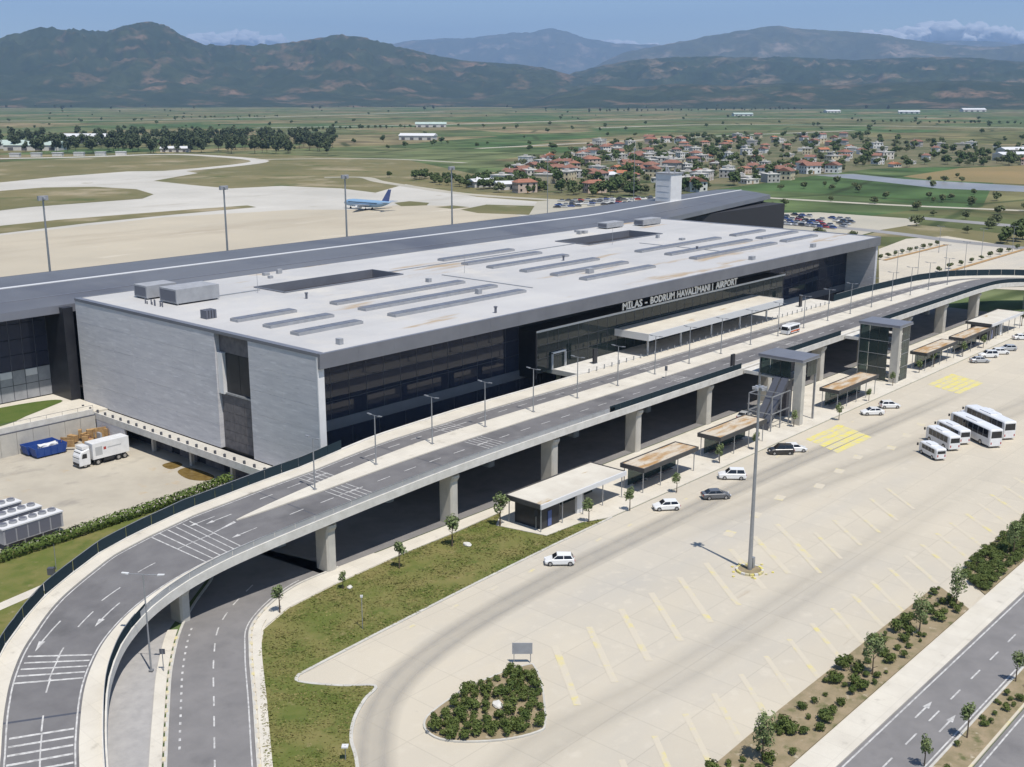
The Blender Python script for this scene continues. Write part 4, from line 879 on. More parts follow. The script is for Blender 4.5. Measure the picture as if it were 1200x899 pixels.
mini2 = put(copy_tree(mini, label='white minibus squeezed between the first minibus and a coach'), (1116,515), BH)
van = put(make_bus('van', 5.4, 1.95, 2.2, 'low white passenger van at the end of the bus row beside a minibus', None, (-1.5,1.7), 1.15, 4), (1092,535), BH)
for p, tx in (((1138,497),'white van parked behind both coaches, nearer the terminal'),((1158,494),'white van parked behind both coaches, nearer the road bend')): put(copy_tree(van, label=tx), p, BH)
amb = copy_tree(van, label='white van with orange side stripe stopped on the viaduct road'); x, y = G(926,391,9); amb.location = (x, y, 9.0); amb.rotation_euler = (0,0,R(180)); amb.name = 'striped_van'
for s in (-1,1): MB().box(-2.4,1.6,s*.985-.01,s*.985+.01,.62,.95).build('stripe', M['orange'], amb, local=True)
# lorry
tk = thing('box_lorry', 'white articulated lorry with box trailer standing in the service yard', 'truck', (0,0,YZ), math.atan2(-0.25, -1)+0.0)
p0, p1 = G(93,550,YZ), G(151,535,YZ); tk.rotation_euler = (0,0,math.atan2(p0[1]-p1[1], p0[0]-p1[0])); tk.location = ((p0[0]+p1[0])/2, (p0[1]+p1[1])/2+.9, YZ+.004)
TL = math.hypot(p0[0]-p1[0], p0[1]-p1[1]); s_ = TL/2
cabm = body_loft([(s_-2.0,1.2,.5,3.2,.15),(s_-1.9,1.24,.45,3.3,.15),(s_-.5,1.24,.42,3.0,.2),(s_-.1,1.2,.42,2.2,.2),(s_,1.1,.45,1.6,.2)]); cab = cabm.build('cab', M['buswhite'], tk, local=True)
m = MB(); m.add([(s_-.06,-1.05,1.75),(s_-.06,1.05,1.75),(s_-.42,1.0,2.75),(s_-.42,-1.0,2.75)], [(0,1,2,3)]); m.v = [(x+.05,y,z+.03) for x,y,z in m.v]; m.build('windscreen', M['carglass'], cab, local=True)
side_poly(cab, 'side_window', [(s_-1.4,1.75),(s_-.45,1.75),(s_-.62,2.55),(s_-1.4,2.55)], 1.255, M['carglass'])
MB().box(s_-.05,s_+.04,-1.0,1.0,.5,.95).build('bumper', M['plastic'], cab, local=True); MB().box(s_-2.0,s_-.7,-1.05,1.05,3.25,3.75).build('roof_deflector', M['buswhite'], cab, local=True)
trl = MB().box(-s_,s_-2.5,-1.26,1.26,1.1,3.9).build('trailer', M['buswhite'], tk, local=True)
for s in (-1,1):
    MB().box(s_-4.3,s_-3.0,s*1.263-.004,s*1.263+.004,1.7,3.2).build('print_patch', PAINT['silver'], trl, local=True)
    MB().box(-.35,.15,s*1.263-.004,s*1.263+.004,2.5,3.0).build('print_square', PAINT['red'], trl, local=True)
    MB().box(-3.2,-.6,s*1.263-.003,s*1.263+.003,2.65,2.85).build('print_line', PAINT['silver'], trl, local=True)
MB().box(-s_+.2,s_-1.0,-.5,.5,.75,1.1).build('chassis', M['plastic'], tk, local=True); MB().box(-s_+3,s_-4.5,-1.2,1.2,.45,1.05).build('side_skirt', M['plastic'], tk, local=True)
add_wheels(tk, (-s_+.9,-s_+2.1,s_-3.4,s_-1.0), 1.05, .5, .32)
# ------------------------------------------------------------------ service yard things
def skip(px, off, label):
    p = Vector(G(*px, YZ)); gap = (p-A).dot(nv); p = p+nv*max(0, off-gap); rz = math.atan2(-dv.y, -dv.x); t = thing('waste_skip', label, 'skip', (p.x,p.y,YZ+.004), rz, None)
    m = MB(); m.loft([[(-2.6,-1.05,.25),(2.6,-1.05,.25),(2.6,1.05,.25),(-2.6,1.05,.25)],[(-3.0,-1.2,1.9),(3.0,-1.2,1.9),(3.0,1.2,1.9),(-3.0,1.2,1.9)],[(-2.9,-1.1,1.9),(2.9,-1.1,1.9),(2.9,1.1,1.9),(-2.9,1.1,1.9)],[(-2.5,-.95,.5),(2.5,-.95,.5),(2.5,.95,.5),(-2.5,.95,.5)]][::-1], closed=True, caps=True)
    m.build('bin', M['blueskip'], t, local=True)
    for i in range(5): MB().box(-2.4+i*1.2-.06,-2.4+i*1.2+.06,-1.26,-1.13,.4,1.85).build('rib', M['blueskip'], t, local=True)
    m = MB(); 
    for x in (-2,2): m.box(x-.15,x+.15,-.9,.9,0,.25)
    m.build('skid', M['plastic'], t, local=True); return t
skip((40,527), 1.8, 'blue waste skip against the retaining wall'); sk2 = skip((55,532), 4.4, 'blue waste skip with white rubbish, in front of the other skip')
x, y = sk2.location[:2]; MB().cbox((x,y,YZ+1.2), 3.2, 1.2, .9, sk2.rotation_euler.z).build('rubbish_bags', M['trim']); bpy.data.objects['rubbish_bags']['label'] = 'white rubbish heaped inside the front blue skip'; bpy.data.objects['rubbish_bags']['category'] = 'rubbish'
o = bpy.data.objects['rubbish_bags']; bm = bmesh.new(); bm.from_mesh(o.data); bmesh.ops.subdivide_edges(bm, edges=bm.edges, cuts=4, use_grid_fill=True)
for v in bm.verts: v.co += Vector((random.uniform(-.12,.12), random.uniform(-.12,.12), random.uniform(-.25,.12)))
bm.to_mesh(o.data); bm.free()
jk = thing('scrap_heap', 'heap of scrap timber and red boards in the yard corner behind the lorry', 'scrap', (*G(114,516,YZ), YZ+.004))
for i in range(46):
    m = MB(); m.cbox((random.gauss(0,2.2), random.gauss(0,1.3), random.uniform(0,.9)), random.uniform(.8,2.6), random.uniform(.15,1.0), random.uniform(.3,1.9), random.uniform(0,3.14)); m.build('scrap_piece', random.choice([M['junk']]*4+[M['junkred'],M['hvac']]), jk, local=True)
def chiller(loc, label):
    t = thing('chiller_unit', label, 'chiller', (*loc, YZ+.004), 0.09, None)
    MB().box(-4.6,4.6,-1.25,1.25,.9,3.1).build('casing', M['hvac'], t, local=True); MB().box(-4.7,4.7,-1.35,1.35,3.1,3.3).build('top', M['trim'], t, local=True)
    for i in range(6):
        m = MB(); m.tube((-3.8+i*1.5,0,3.3),(-3.8+i*1.5,0,3.62),.58,n=14); f = m.build('fan', M['hvac'], t, local=True)
        m = MB(); m.tube((-3.8+i*1.5,0,3.621),(-3.8+i*1.5,0,3.64),.48,n=14); m.build('fan_grille', M['hvacdark'], f, local=True)
    for i in range(5): MB().box(-4.3+i*1.75,-2.75+i*1.75,-1.29,-1.253,1.1,2.9).build('coil_panel', M['hvacdark'], t, local=True)
    MB().box(4.603,4.63,-.9,.9,1.1,2.9).build('control_panel', PAINT['lightblue'], t, local=True)
    m = MB()
    for x in (-4,-1.4,1.4,4):
        for y in (-1.1,.9): m.box(x-.1,x+.1,y,y+.2,0,.9)
    m.build('frame', M['steel'], t, local=True)
for k, tx in enumerate(('beside the hedge','between two others','farthest from the hedge')): 
    chiller((68.4-1.0*k, 153.2+4.3*k), 'long grey cooling unit with rooftop fans, '+tx)
chp = MB()
# ------------------------------------------------------------------ lamps, masts, posts
def double_lamp(loc, h, arm, rz, label, group):
    t = thing('lamp_post', label, 'lamp', loc, rz, group)
    m = MB(); m.tube((0,0,0),(0,0,h),.11,.07,n=8); m.build('pole', M['steel'], t, local=True); MB().box(-.22,.22,-.22,.22,0,.12).build('base_plate', M['steel'], t, local=True)
    m = MB(); m.tube((0,-arm,h+.12),(0,arm,h+.12),.04,n=6); m.tube((0,0,h-.1),(0,0,h+.12),.05,n=6); m.build('arm', M['steel'], t, local=True)
    for s in (-1,1):
        m = MB(); m.add([(-.16,s*arm,h+.06),(.16,s*arm,h+.06),(.13,s*(arm+.75),h+.16),(-.13,s*(arm+.75),h+.16),(-.16,s*arm,h+.2),(.16,s*arm,h+.2),(.13,s*(arm+.75),h+.24),(-.13,s*(arm+.75),h+.24)], [(0,1,2,3),(7,6,5,4),(0,4,5,1),(1,5,6,2),(2,6,7,3),(3,7,4,0)]); m.build('lamp_head', M['steel'], t, local=True)
    return t
lab = 'slim double-headed lamp post on the viaduct median'
p = vat(91.4, 8.9, .15); l0 = double_lamp(p, 7.2, .75, 0, lab, 'lamp posts along the viaduct median')
for i in range(1, 20):
    X = 91.4+i*11.72; d = 10.0 if X > 100 else 9.0
    if X > 318: break
    d = (med0r(X)+med1(X))/2; copy_tree(l0, loc=vat(X, d, .15))
t = double_lamp((57.2,102.6,.15), 11.0, 1.6, R(35), 'tall double-headed street lamp rising past the inside of the curved ramp', None)
for o in t.children:
    if o.name.startswith('lamp_head'): o.data.materials[0] = M['trim']
mast = thing('lighting_mast', 'tall grey floodlight mast on a yellow-edged round island in the parking lot', 'mast', (123.4,68.2,.03))
m = MB(); m.tube((0,0,0),(0,0,25),.30,.13,n=12); m.build('pole', M['steel'], mast, local=True)
m = MB(); m.tube((0,0,24.65),(0,0,24.8),.5,n=14); m.build('head_ring', M['steel'], mast, local=True)
for i in range(6):
    a = i*math.pi/3; m = MB(); m.cbox((math.cos(a)*.7, math.sin(a)*.7, 24.4), .4, .34, .34, a); m.build('floodlight', M['hvac'], mast, local=True)
MB().box(.45,.95,-.2,.2,0,1.7).build('control_cabinet', M['steel'], mast, local=True)
m = MB(); m.tube((0,0,0),(0,0,.22),1.5,n=18); m.build('island', M['soil'], mast, local=True)
for i in range(18):
    a = i*2*math.pi/18; m = MB(); m.cbox((math.cos(a)*1.65, math.sin(a)*1.65, 0), .3, .5, .28, a); m.build('kerb_block', M['yellow2'] if i % 3 else M['lip'], mast, local=True)
for i in range(14): a = random.uniform(0,6.28); rr = random.uniform(1.9,2.9); m = MB(); m.cbox((math.cos(a)*rr*1.2, math.sin(a)*rr, .01), .3, .25, .12, a); m.build('loose_block', M['yellow2'], mast, local=True)
def apron_mast(loc, h, label, group):
    t = thing('apron_mast', label, 'mast', loc, 0, group)
    m = MB(); m.tube((0,0,0),(0,0,h),.38,.2,n=8); m.build('pole', M['steel'], t, local=True)
    m = MB(); m.box(-1.2,1.2,-.35,.35,h-.5,h+.3); m.box(-.35,.35,-1.2,1.2,h-.3,h+.1); m.build('floodlight_head', M['hvac'], t, local=True); return t
am = apron_mast((191,296,0.1), 27, 'tall floodlight mast behind the pier on the apron edge', 'floodlight masts along the apron edge')
def on_Y(x, y, Y): d = ray(x, y); t_ = Y/d[1]; return (float(d[0]*t_), Y, float(CAMH+d[2]*t_))
am.location = (on_Y(50,232,262)[0], 262, 0.1)
zt = on_Y(50,232,262)[2]
for ob in am.children: pass
am.scale = (1,1,zt/27)
for px in (262, 404, 529):
    q = on_Y(px, {262:220,404:207,529:197}[px], 262); c = copy_tree(am, loc=(q[0],262,.1)); c.scale = (1,1,q[2]/27)
for px, yt, Y in ((642,185,262),(744,175,262)):
    q = on_Y(px, yt, Y); c = copy_tree(am, loc=(q[0],Y,.1), label='thin floodlight mast behind the pier near the vent tower', group='thin masts near the vent tower'); c.scale = (.45,.45,q[2]/27)
# small posts and signs
def post(name, loc, h, head, label, mt=None, cat='sign'):
    t = thing(name, label, cat, loc); m = MB(); m.tube((0,0,0),(0,0,h),.05,n=6); m.build('post', M['steel'], t, local=True); m = MB(); m.cbox((0,0,h-head[2]), *head, R(-48)); m.build('panel' if cat == 'sign' else 'head', mt or M['hvac'], t, local=True); return t
q = G(612,778); t = thing('direction_sign', 'blank grey rectangular sign board on posts at the tip of the shrub island', 'sign', (q[0], q[1], .2), R(-48))
MB().box(-1.1,1.1,-.04,.04,1.0,2.3).build('panel', M['hvac'], t, local=True)
for x in (-.9,.9): m = MB(); m.tube((x,.06,0),(x,.06,2.2),.045,n=6); m.build('post', M['steel'], t, local=True)
post('verge_post', (*G(425,738),.12), 4.2, (.3,.2,.25), 'short white lamp post on the grass verge', M['trim'], 'lamp')
post('verge_post', (*G(405,892),.12), 1.5, (.6,.6,.12), 'low white bollard light at the verge corner by the lot entrance', M['trim'], 'lamp')
post('warning_sign', (*G(192,788),.16), 2.6, (.6,.06,.6), 'small road sign beside the painted kerb below the ramp', M['mull'])
post('pole_box', (*G(62,688),.02), 2.6, (.8,.6,.9), 'small pole with dark box on the grass outside the ramp', M['mull'], 'post')
post('thin_post', (*G(66,668),.02), 3.6, (.1,.1,.3), 'thin post on the grass outside the ramp', M['mull'], 'post')
post('kiosk_lamp', (*G(640,617),.16), 4.0, (.35,.25,.2), 'slim white lamp post in front of the kiosk shelter', M['trim'], 'lamp')
post('kiosk_lamp', (*G(628,622),.16), 3.0, (.5,.1,1.0), 'small dark sign post at the kiosk corner', M['plastic'], 'sign')
q = vat(161, 9, .15); post('traffic_sign', (172.5,114.9,9.0+.0), 2.4, (.5,.08,.9), 'small dark traffic sign standing beside the viaduct lane before the towers', M['mull'])
for x, y, tx in ((173,131.9,'dark information totem on the plaza before the canopy'),(256,131.5,'dark information totem on the plaza beyond the canopy'),(186.6,109.2,'dark information totem at the edge beside the first lift tower')):
    t = thing('information_totem', tx, 'totem', (x,y,9.14)); MB().box(-.55,.55,-.18,.18,.1,3.0).build('panel', M['black'], t, local=True); MB().box(-.65,.65,-.26,.26,0,.1).build('base', M['steel'], t, local=True)
bl = thing('bollard', 'short steel bollard in the row between plaza and viaduct road', 'bollard', (166,127.9,9.14), 0, 'bollards along the plaza edge')
m = MB(); m.tube((0,0,0),(0,0,.8),.11,n=8); m.build('post', M['steel'], bl, local=True); m = MB(); m.tube((0,0,.8),(0,0,.86),.13,.05,n=8); m.build('cap', M['mull'], bl, local=True)
for i in range(1, 42): copy_tree(bl, loc=(166+i*2.4,127.9,9.14))
# ------------------------------------------------------------------ shelters and lift towers
def shelter(x0, x1, y0, y1, zt, label, mt, kiosk=False, name='bus_shelter'):
    t = thing(name, label, 'shelter', ((x0+x1)/2,(y0+y1)/2,.15))
    r = MB(); r.box(x0+.25,x1-.25,y0+.25,y1-.25,zt-.25,zt-.08); r.build('roof', mt, t)
    f = MB(); f.box(x0,x1,y0,y0+.22,zt-.7,zt); f.build('fascia', M['darkfascia'] if not kiosk else M['trim'], t); f = MB(); f.box(x0,x1,y1-.22,y1,zt-.7,zt); f.build('fascia', M['darkfascia'], t)
    for x in (x0,x1-.22): f = MB(); f.box(x,x+.22,y0+.22,y1-.22,zt-.7,zt); f.build('fascia', M['darkfascia'], t)
    n = max(2, int((x1-x0)/4.5))
    for i in range(n+1):
        x = x0+.5+(x1-x0-1)*i/n
        for y in (y0+.5, y1-.5): m = MB(); m.tube((x,y,.15),(x,y,zt-.25),.08,n=8); m.build('post', M['steel'], t)
    if kiosk:
        MB().box(x0+1.2,x0+5.2,y0+1.0,y1-1,.15,zt-.3).build('kiosk_wall', M['black'], t); MB().box(x0+11,x1-1.5,y1-1.6,y1-1.4,.15,zt-.5).build('back_glass', M['green_glass'], t)
        MB().box(x0+9.6,x0+10.9,y0+1.2,y0+1.6,.15,zt-.3).build('pier', M['stoneedge'], t); MB().box(x0+2.6,x0+3.4,y0+.92,y0+.98,.3,2.6).build('door', PAINT['blue'], t)
    else:
        MB().box(x0+1,x1-1,y1-.9,y1-.82,.5,zt-1.0).build('back_glass', M['green_glass'], t)
        for i in range(3): MB().box(x0+2+i*(x1-x0-4)/3,x0+1.3+(i+1)*(x1-x0-4)/3,y1-1.6,y1-1.1,.5,.62).build('bench', M['grille'], t)
    return t
shelter(115,135.2,96.6,103.6,4.4,'large white-roofed kiosk shelter at the end of the grass verge',M['canopyw'],True,'kiosk_shelter')
for x0,x1,y0,y1,tx in ((138,153.4,95.3,99.9,'rust-stained shelter next to the kiosk shelter'),(160,175.6,95.2,99.8,'rust-stained shelter halfway between the kiosk and the first lift tower'),(202.5,220.5,94.6,98.8,'rust-stained shelter between the two lift towers'),
    (246.5,264.5,95.0,99.0,'rust-stained shelter just past the glass lift tower'),(268,285.5,94.8,98.6,'rust-stained shelter second past the glass lift tower')):
    shelter(x0,x1,y0,y1,4.3,tx,M['rust'])
shelter(288.5,311.5,95.5,102.3,4.6,'large pale-roofed shelter farthest along the pavement',M['canopyw'],True,'kiosk_shelter')
def lift_tower(X, label, glazed):
    t = thing('lift_tower', label, 'tower', (X+4.5,100,.15))
    MB().box(X-.25,X+8.85,95.35,104.6,12.3,12.75).build('roof', M['roofmetal'], t); MB().box(X-.35,X+8.95,95.25,104.7,12.2,12.3).build('roof_edge', M['steel'], t)
    MB().box(X+.3,X+2.0,95.5,97.2,.15,12.2).build('pillar', M['conc'], t)
    MB().box(X+5.6,X+8.4,100.5,103.8,.15,12.2).build('lift_shaft', M['grille'], t)
    for x, y in ((X+.2,104.2),(X+8.6,104.2),(X+8.6,96)): MB().box(x-.18,x+.18,y-.18,y+.18,.15,12.2).build('post', M['steel'], t)
    MB().box(X,X+9,104.5,107.7,8.4,9.05).build('bridge', M['lip'], t); MB().box(X+.1,X+9,98,104.4,8.4,8.7).build('floor', M['conc'], t)
    zs_ = (0.3,3.2,6.1,9.0,12.1) if glazed else (9.0,12.1)
    for a, b in zip(zs_, zs_[1:]):
        for j in range(3): MB().box(X-.05,X+.0,97.8+j*2.15,97.8+(j+1)*2.15-.08,a+.05,b-.05).build('glass_pane', M['green_glass'], t)
        for j in range(3): MB().box(X+3.4+j*1.7,X+3.4+(j+1)*1.7-.08,95.75,95.8,a+.05,b-.05).build('glass_pane', M['green_glass'], t)
        MB().box(X-.1,X+.1,97.7,104.3,b-.05,b+.05).build('transom', M['steel'], t); MB().box(X+3.3,X+8.5,95.7,95.85,b-.05,b+.05).build('transom', M['steel'], t)
    # escalator rising towards the road side, seen as a slanted dark truss
    m = MB(); 
    for y in (98.2,99.8): m.add([(X-9,y,.3),(X-9,y+1.3,.3),(X+1,y+1.3,8.5),(X+1,y,8.5),(X-9,y,1.5),(X-9,y+1.3,1.5),(X+1,y+1.3,9.6),(X+1,y,9.6)], [(0,1,2,3),(7,6,5,4),(0,3,7,4),(1,5,6,2),(0,4,5,1),(3,2,6,7)])
    if not glazed:
        m.build('escalator', M['mull'], t)
        fr = MB()
        for x in (X-9.2,X-4.6,X-.2):
            for y in (97.6,102.4): fr.box(x-.1,x+.1,y-.1,y+.1,.15,6.6)
        for z in (3.3,6.6):
            for y in (97.6,102.4): fr.box(X-9.3,X-.1,y-.08,y+.08,z,z+.16)
            for x in (X-9.2,X-4.6): fr.box(x-.08,x+.08,97.7,102.3,z,z+.16)
        fr.build('frame', M['steel'], t)
    else:
        s = MB()
        for k in range(5): s.box(X+9.6,X+12.2,97.5,102,1.7+k*1.9,1.85+k*1.9)
        s.build('stair_landing', M['conc'], t)
    t.scale = (.74,1,1); t.location.x -= .9
    return t
lift_tower(188,'lift tower with open steel escalator frame beside it, linked to the viaduct',False); lift_tower(231,'lift tower glazed to the ground, linked to the viaduct',True)

# ------------------------------------------------------------------ airliner
pl = thing('airliner', 'small blue and white airliner parked on the apron with upright tail', 'airplane', (*G(430,246), .1), R(96))
st = []
for x, r, dz in ((-17,.25,1.4),(-15,.9,1.0),(-11,1.6,.4),(-7,1.95,.05),(0,2.0,0),(10,2.0,0),(13.5,1.7,-.1),(15.5,1.1,-.3),(16.6,.3,-.5)):
    st.append([(x, math.cos(2*math.pi*k/14)*r, 3.4+dz+math.sin(2*math.pi*k/14)*r) for k in range(14)])
m = MB(); m.loft([r[::-1] for r in st], closed=True, caps=True); m.build('fuselage', PAINT['lightblue'], pl, smooth=True, local=True)
for s in (-1,1):
    def wing(pts, z0, dih, th): 
        m = MB(); vs = [(x, s*y, z0+dih*y) for x, y in pts]+[(x, s*y, z0+dih*y+th) for x, y in pts]; n = len(pts)
        m.add(vs, [tuple(range(n-1,-1,-1)), tuple(range(n,2*n))]+[(i,(i+1)%n,n+(i+1)%n,n+i) for i in range(n)]); return m
    wing([(4,1.5),(-3.5,1.5),(-6,15.5),(-4.4,15.5)], 2.4, .09, .35).build('wing', PAINT['silver'], pl, local=True)
    wing([(-12.5,.8),(-15.8,.8),(-17,6),(-15.6,6)], 4.4, .1, .2).build('tailplane', PAINT['silver'], pl, local=True)
    m = MB(); m.tube((3.2,s*5,1.6),(-.5,s*5,1.6),.85,.6,n=12); m.build('engine', PAINT['white'], pl, local=True)
m = MB(); m.add([(-11,-.15,5.2),(-15.8,-.15,4.6),(-17.8,-.1,11.6),(-15.8,-.1,11.6),(-11,.15,5.2),(-15.8,.15,4.6),(-17.8,.1,11.6),(-15.8,.1,11.6)], [(0,1,2,3),(7,6,5,4),(0,4,5,1),(1,5,6,2),(2,6,7,3),(3,7,4,0)]); m.build('tail_fin', PAINT['blue'], pl, local=True)
for x, y in ((-1.5,2.6),(-1.5,-2.6),(12,0)): m = MB(); m.tube((x,y-.3,.5),(x,y+.3,.5),.5,n=10); m.tube((x,y,.5),(x,y,2),.12,n=6); m.build('landing_gear', M['tyre_r'], pl, local=True)
for s in (-1,1): m = MB(); m.box(-9,12,s*1.93-.06,s*1.93+.06,3.75,4.1); m.build('window_row', M['carglass'], pl, local=True)

# ------------------------------------------------------------------ vegetation
def clump_mesh(name, mt, n, shape, size, seed, lobes=7, squash=1.0, reach=(.25,.72)):
    """crown of leaf-sized quads gathered in uneven lobes; shape = (rx, ry, rz), base at z = 0"""
    rnd = random.Random(seed); m = MB(); rx, ry, rz = shape; L = []
    for i in range(lobes):
        a = rnd.uniform(0, 6.283); e = rnd.uniform(-.55, 1.0); rr = rnd.uniform(*reach)
        L.append((Vector((math.cos(a)*rr*rx*math.sqrt(max(0,1-e*e*.6)), math.sin(a)*rr*ry*math.sqrt(max(0,1-e*e*.6)), rz*(1+e*.62))), rnd.uniform(.34,.58)))
    for i in range(n):
        c, q = rnd.choice(L); d = Vector((rnd.gauss(0,1), rnd.gauss(0,1), rnd.gauss(0,1))).normalized()
        k = q*(1-abs(rnd.gauss(0,.22))); p = c+Vector((d.x*rx*k, d.y*ry*k, d.z*rz*k*squash))
        if p.z < 0: p.z = rnd.uniform(0, rz*.2)
        nr = (d+Vector((rnd.uniform(-.7,.7),rnd.uniform(-.7,.7),rnd.uniform(-.3,.9)))).normalized(); u = nr.orthogonal().normalized(); v = nr.cross(u); an = rnd.uniform(0,6.28)
        u, v = u*math.cos(an)+v*math.sin(an), v*math.cos(an)-u*math.sin(an); s = size*rnd.uniform(.6,1.3)
        m.add([p-u*s-v*s*.6, p+u*s-v*s*.7, p+u*s*.8+v*s*.6, p-u*s*.9+v*s*.7], [(0,1,2,3)])
    return m.mesh(name, mt)
bush_me = [clump_mesh('foliage', M['leaf_bush'], 420, (.8,.8,.5), .075, 20+i, 9, reach=(.05,.45)) for i in range(5)]
bush_pr = []
for i, me in enumerate(bush_me):
    pass
def bush(x, y, s, label, group, z=.15, sq=1.0):
    o = inst('shrub', random.choice(bush_me), None, (x,y,z), random.uniform(0,6.28), (s,s*random.uniform(.85,1.15),s*sq*random.uniform(.85,1.15))); return tag(o, label, 'shrub', group)
def inside(poly, x, y):
    c = False
    for i in range(len(poly)):
        (x0,y0),(x1,y1) = poly[i][:2], poly[i-1][:2]
        if (y0 > y) != (y1 > y) and x < (x1-x0)*(y-y0)/(y1-y0)+x0: c = not c
    return c
isl = catmull([(68.3,71.2),(69.2,73.0),(71.3,74.0),(76.2,74.6),(81.5,74.2),(85.0,73.2),(85.2,72.4),(83.2,69.8),(80.2,66.8),(77.0,64.0),(75.6,63.7),(73.0,64.8),(70.4,66.9),(68.6,69.2)], 3, closed=True)
struct(MB().prism(isl, 0, .16), 'planting_island', M['soil']); kerb_line(isl+[isl[0]], .22, .2)
rnd = random.Random(5); pts = []
while len(pts) < 82:
    x, y = rnd.uniform(68,86), rnd.uniform(63,75)
    if inside(isl,x,y) and inside(isl,x+.5,y) and inside(isl,x-.5,y) and inside(isl,x,y-.5) and inside(isl,x,y+.5) and all((x-a)**2+(y-b)**2 > .75 for a, b in pts) and (x-76.5)**2+(y-69.8)**2 > 1.6: pts.append((x,y))
for x, y in pts: bush(x, y, rnd.choice((.6,.8,1.0,1.25))*rnd.uniform(.85,1.15), 'low round green shrub planted in the teardrop island', 'shrubs in the teardrop island')
def rock(x, y, s, z, label):
    bm = bmesh.new(); bmesh.ops.create_icosphere(bm, subdivisions=2, radius=1)
    for v in bm.verts: v.co = Vector((v.co.x*s, v.co.y*s*.7, v.co.z*s*.45))*(1+.3*mnoise.noise(v.co*1.5+Vector((x,y,0))))
    me = bpy.data.meshes.new('rock'); bm.to_mesh(me); bm.free(); me.materials.append(M['lip']); o = inst('rock', me, None, (x,y,z+s*.15), x); return tag(o, label, 'rock')
rock(76.5,69.8,.75,.16,'pale rock in the middle of the teardrop shrub island')
rock(*G(548,640),.7,.12,'pale rock on the grass verge near the kiosk'); rock(*G(410,690),.5,.12,'small pale rock on the grass verge near the pavement')
rnd = random.Random(9); pts = []; n_ = 0
while len(pts) < 85 and n_ < 9000:
    n_ += 1; x, y = rnd.uniform(76,137), rnd.uniform(43.2,47.5)
    dens = .35+.65*math.exp(-((x-104)/30)**2) if x < 118 else .95
    if inside(strip1,x,y) and rnd.random() < dens and all((x-a)**2+(y-b)**2 > (1.1 if (int(x/6) % 2) else 2.6) for a, b in pts): pts.append((x,y))
pts += [(x+rnd.uniform(-.7,.7), y+rnd.uniform(-.5,.5)) for x, y in pts if rnd.random() < .45 and 43.4 < y < 47.2]
for x, y in pts: bush(x, y, rnd.choice((.45,.6,.8,1.0,1.35))*rnd.uniform(.85,1.1), 'dark green shrub in the long bed between parking lot and road', 'shrubs in the long roadside bed', .16)
pts = []
while len(pts) < 150:
    x, y = rnd.uniform(137,172), rnd.uniform(43,47.6)
    if inside(strip2,x,y) and all((x-a)**2+(y-b)**2 > .5 for a, b in pts): pts.append((x,y))
for x, y in pts: bush(x, y, rnd.uniform(.8,1.3), 'dense dark shrub in the bed beyond the cross path', 'shrubs beyond the cross path', .16, .8)
for x, y in [(rnd.uniform(88,125), rnd.uniform(30.6,32.3)) for i in range(26)]: bush(x, y, rnd.uniform(.35,.75), 'small shrub on the narrow road median', 'shrubs on the road median', .14)
def tree_mesh(h, cr, n, mt, seed, base=.35, leaf_s=.12, lobes=9):
    rnd = random.Random(seed); m = MB(); m.tube((0,0,0),(0,0,h*base),.018*h+.02,.013*h+.015,n=7); top = Vector((rnd.uniform(-.1,.1)*cr,rnd.uniform(-.1,.1)*cr,h*.8)); m.tube((0,0,h*base),top,.013*h+.015,.008,n=6)
    for i in range(6):
        a = rnd.uniform(0,6.28); z = h*rnd.uniform(base,.7); m.tube((0,0,z),(math.cos(a)*cr*.7,math.sin(a)*cr*.7,z+h*rnd.uniform(.08,.2)),.007*h+.008,.005,n=5)
    tr = m.mesh('trunk', M['bark']); cr_ = clump_mesh('crown', mt, n, (cr,cr,h*(1-base)*.5), leaf_s, seed, lobes)
    for v in cr_.vertices: v.co.z += h*base*.92
    return tr, cr_
def make_tree(pr, name, label, loc, s=1.0, group=None, rz=None, sz=None):
    t = thing(name, label, 'tree', loc, random.uniform(0,6.28) if rz is None else rz, group); t.scale = (s,s,s*(sz or 1)); inst('trunk', pr[0], t); inst('crown', pr[1], t); return t
young = [tree_mesh(3.6,.85,420,M['leaf_young'],40+i,.34,.10) for i in range(3)]
young2 = [tree_mesh(5.2,1.15,800,M['leaf_young'],50+i,.14,.10,16) for i in range(3)]
grp = 'young trees along the pavement'
for k, (p, s) in enumerate([((468,666),1.15),((530,640),1.35),((586,616),1.5),((328,718),1.1),((690,612),1.1),((402,690),.7),((738,598),1.1),((793,577),.95),((843,543),1.0),((886,527),1.0),((930,500),.95),((983,492),.95),((1018,470),.8),((1046,452),.9),((1077,437),.9),((1094,430),1.1),((1128,418),1.1),((1152,408),1.0),((1197,382),1.3)]):
    x, y = G(*p, .15); make_tree(young[k % 3], 'young_tree', 'slender young tree on the pavement or verge before the viaduct', (x,y,.14), s, grp)
for k, (p, s) in enumerate([((893,893),1.0),((1022,792),.95),((1077,744),.95),((1120,712),1.0),((1187,652),1.0)]):
    x, y = G(*p); make_tree(young2[k % 3], 'bushy_tree', 'bushy young tree among the shrubs of the long roadside bed', (x,y,.16), s, 'trees in the roadside bed')
for k, (p, s) in enumerate([((1133,866),1.0),((1190,800),.9),((1083,899),.8)]):
    x, y = G(*p); make_tree(young[k % 3], 'median_tree', 'thin sapling on the narrow median between the roads', (x,y,.14), s, 'saplings on the road median', sz=1.15)
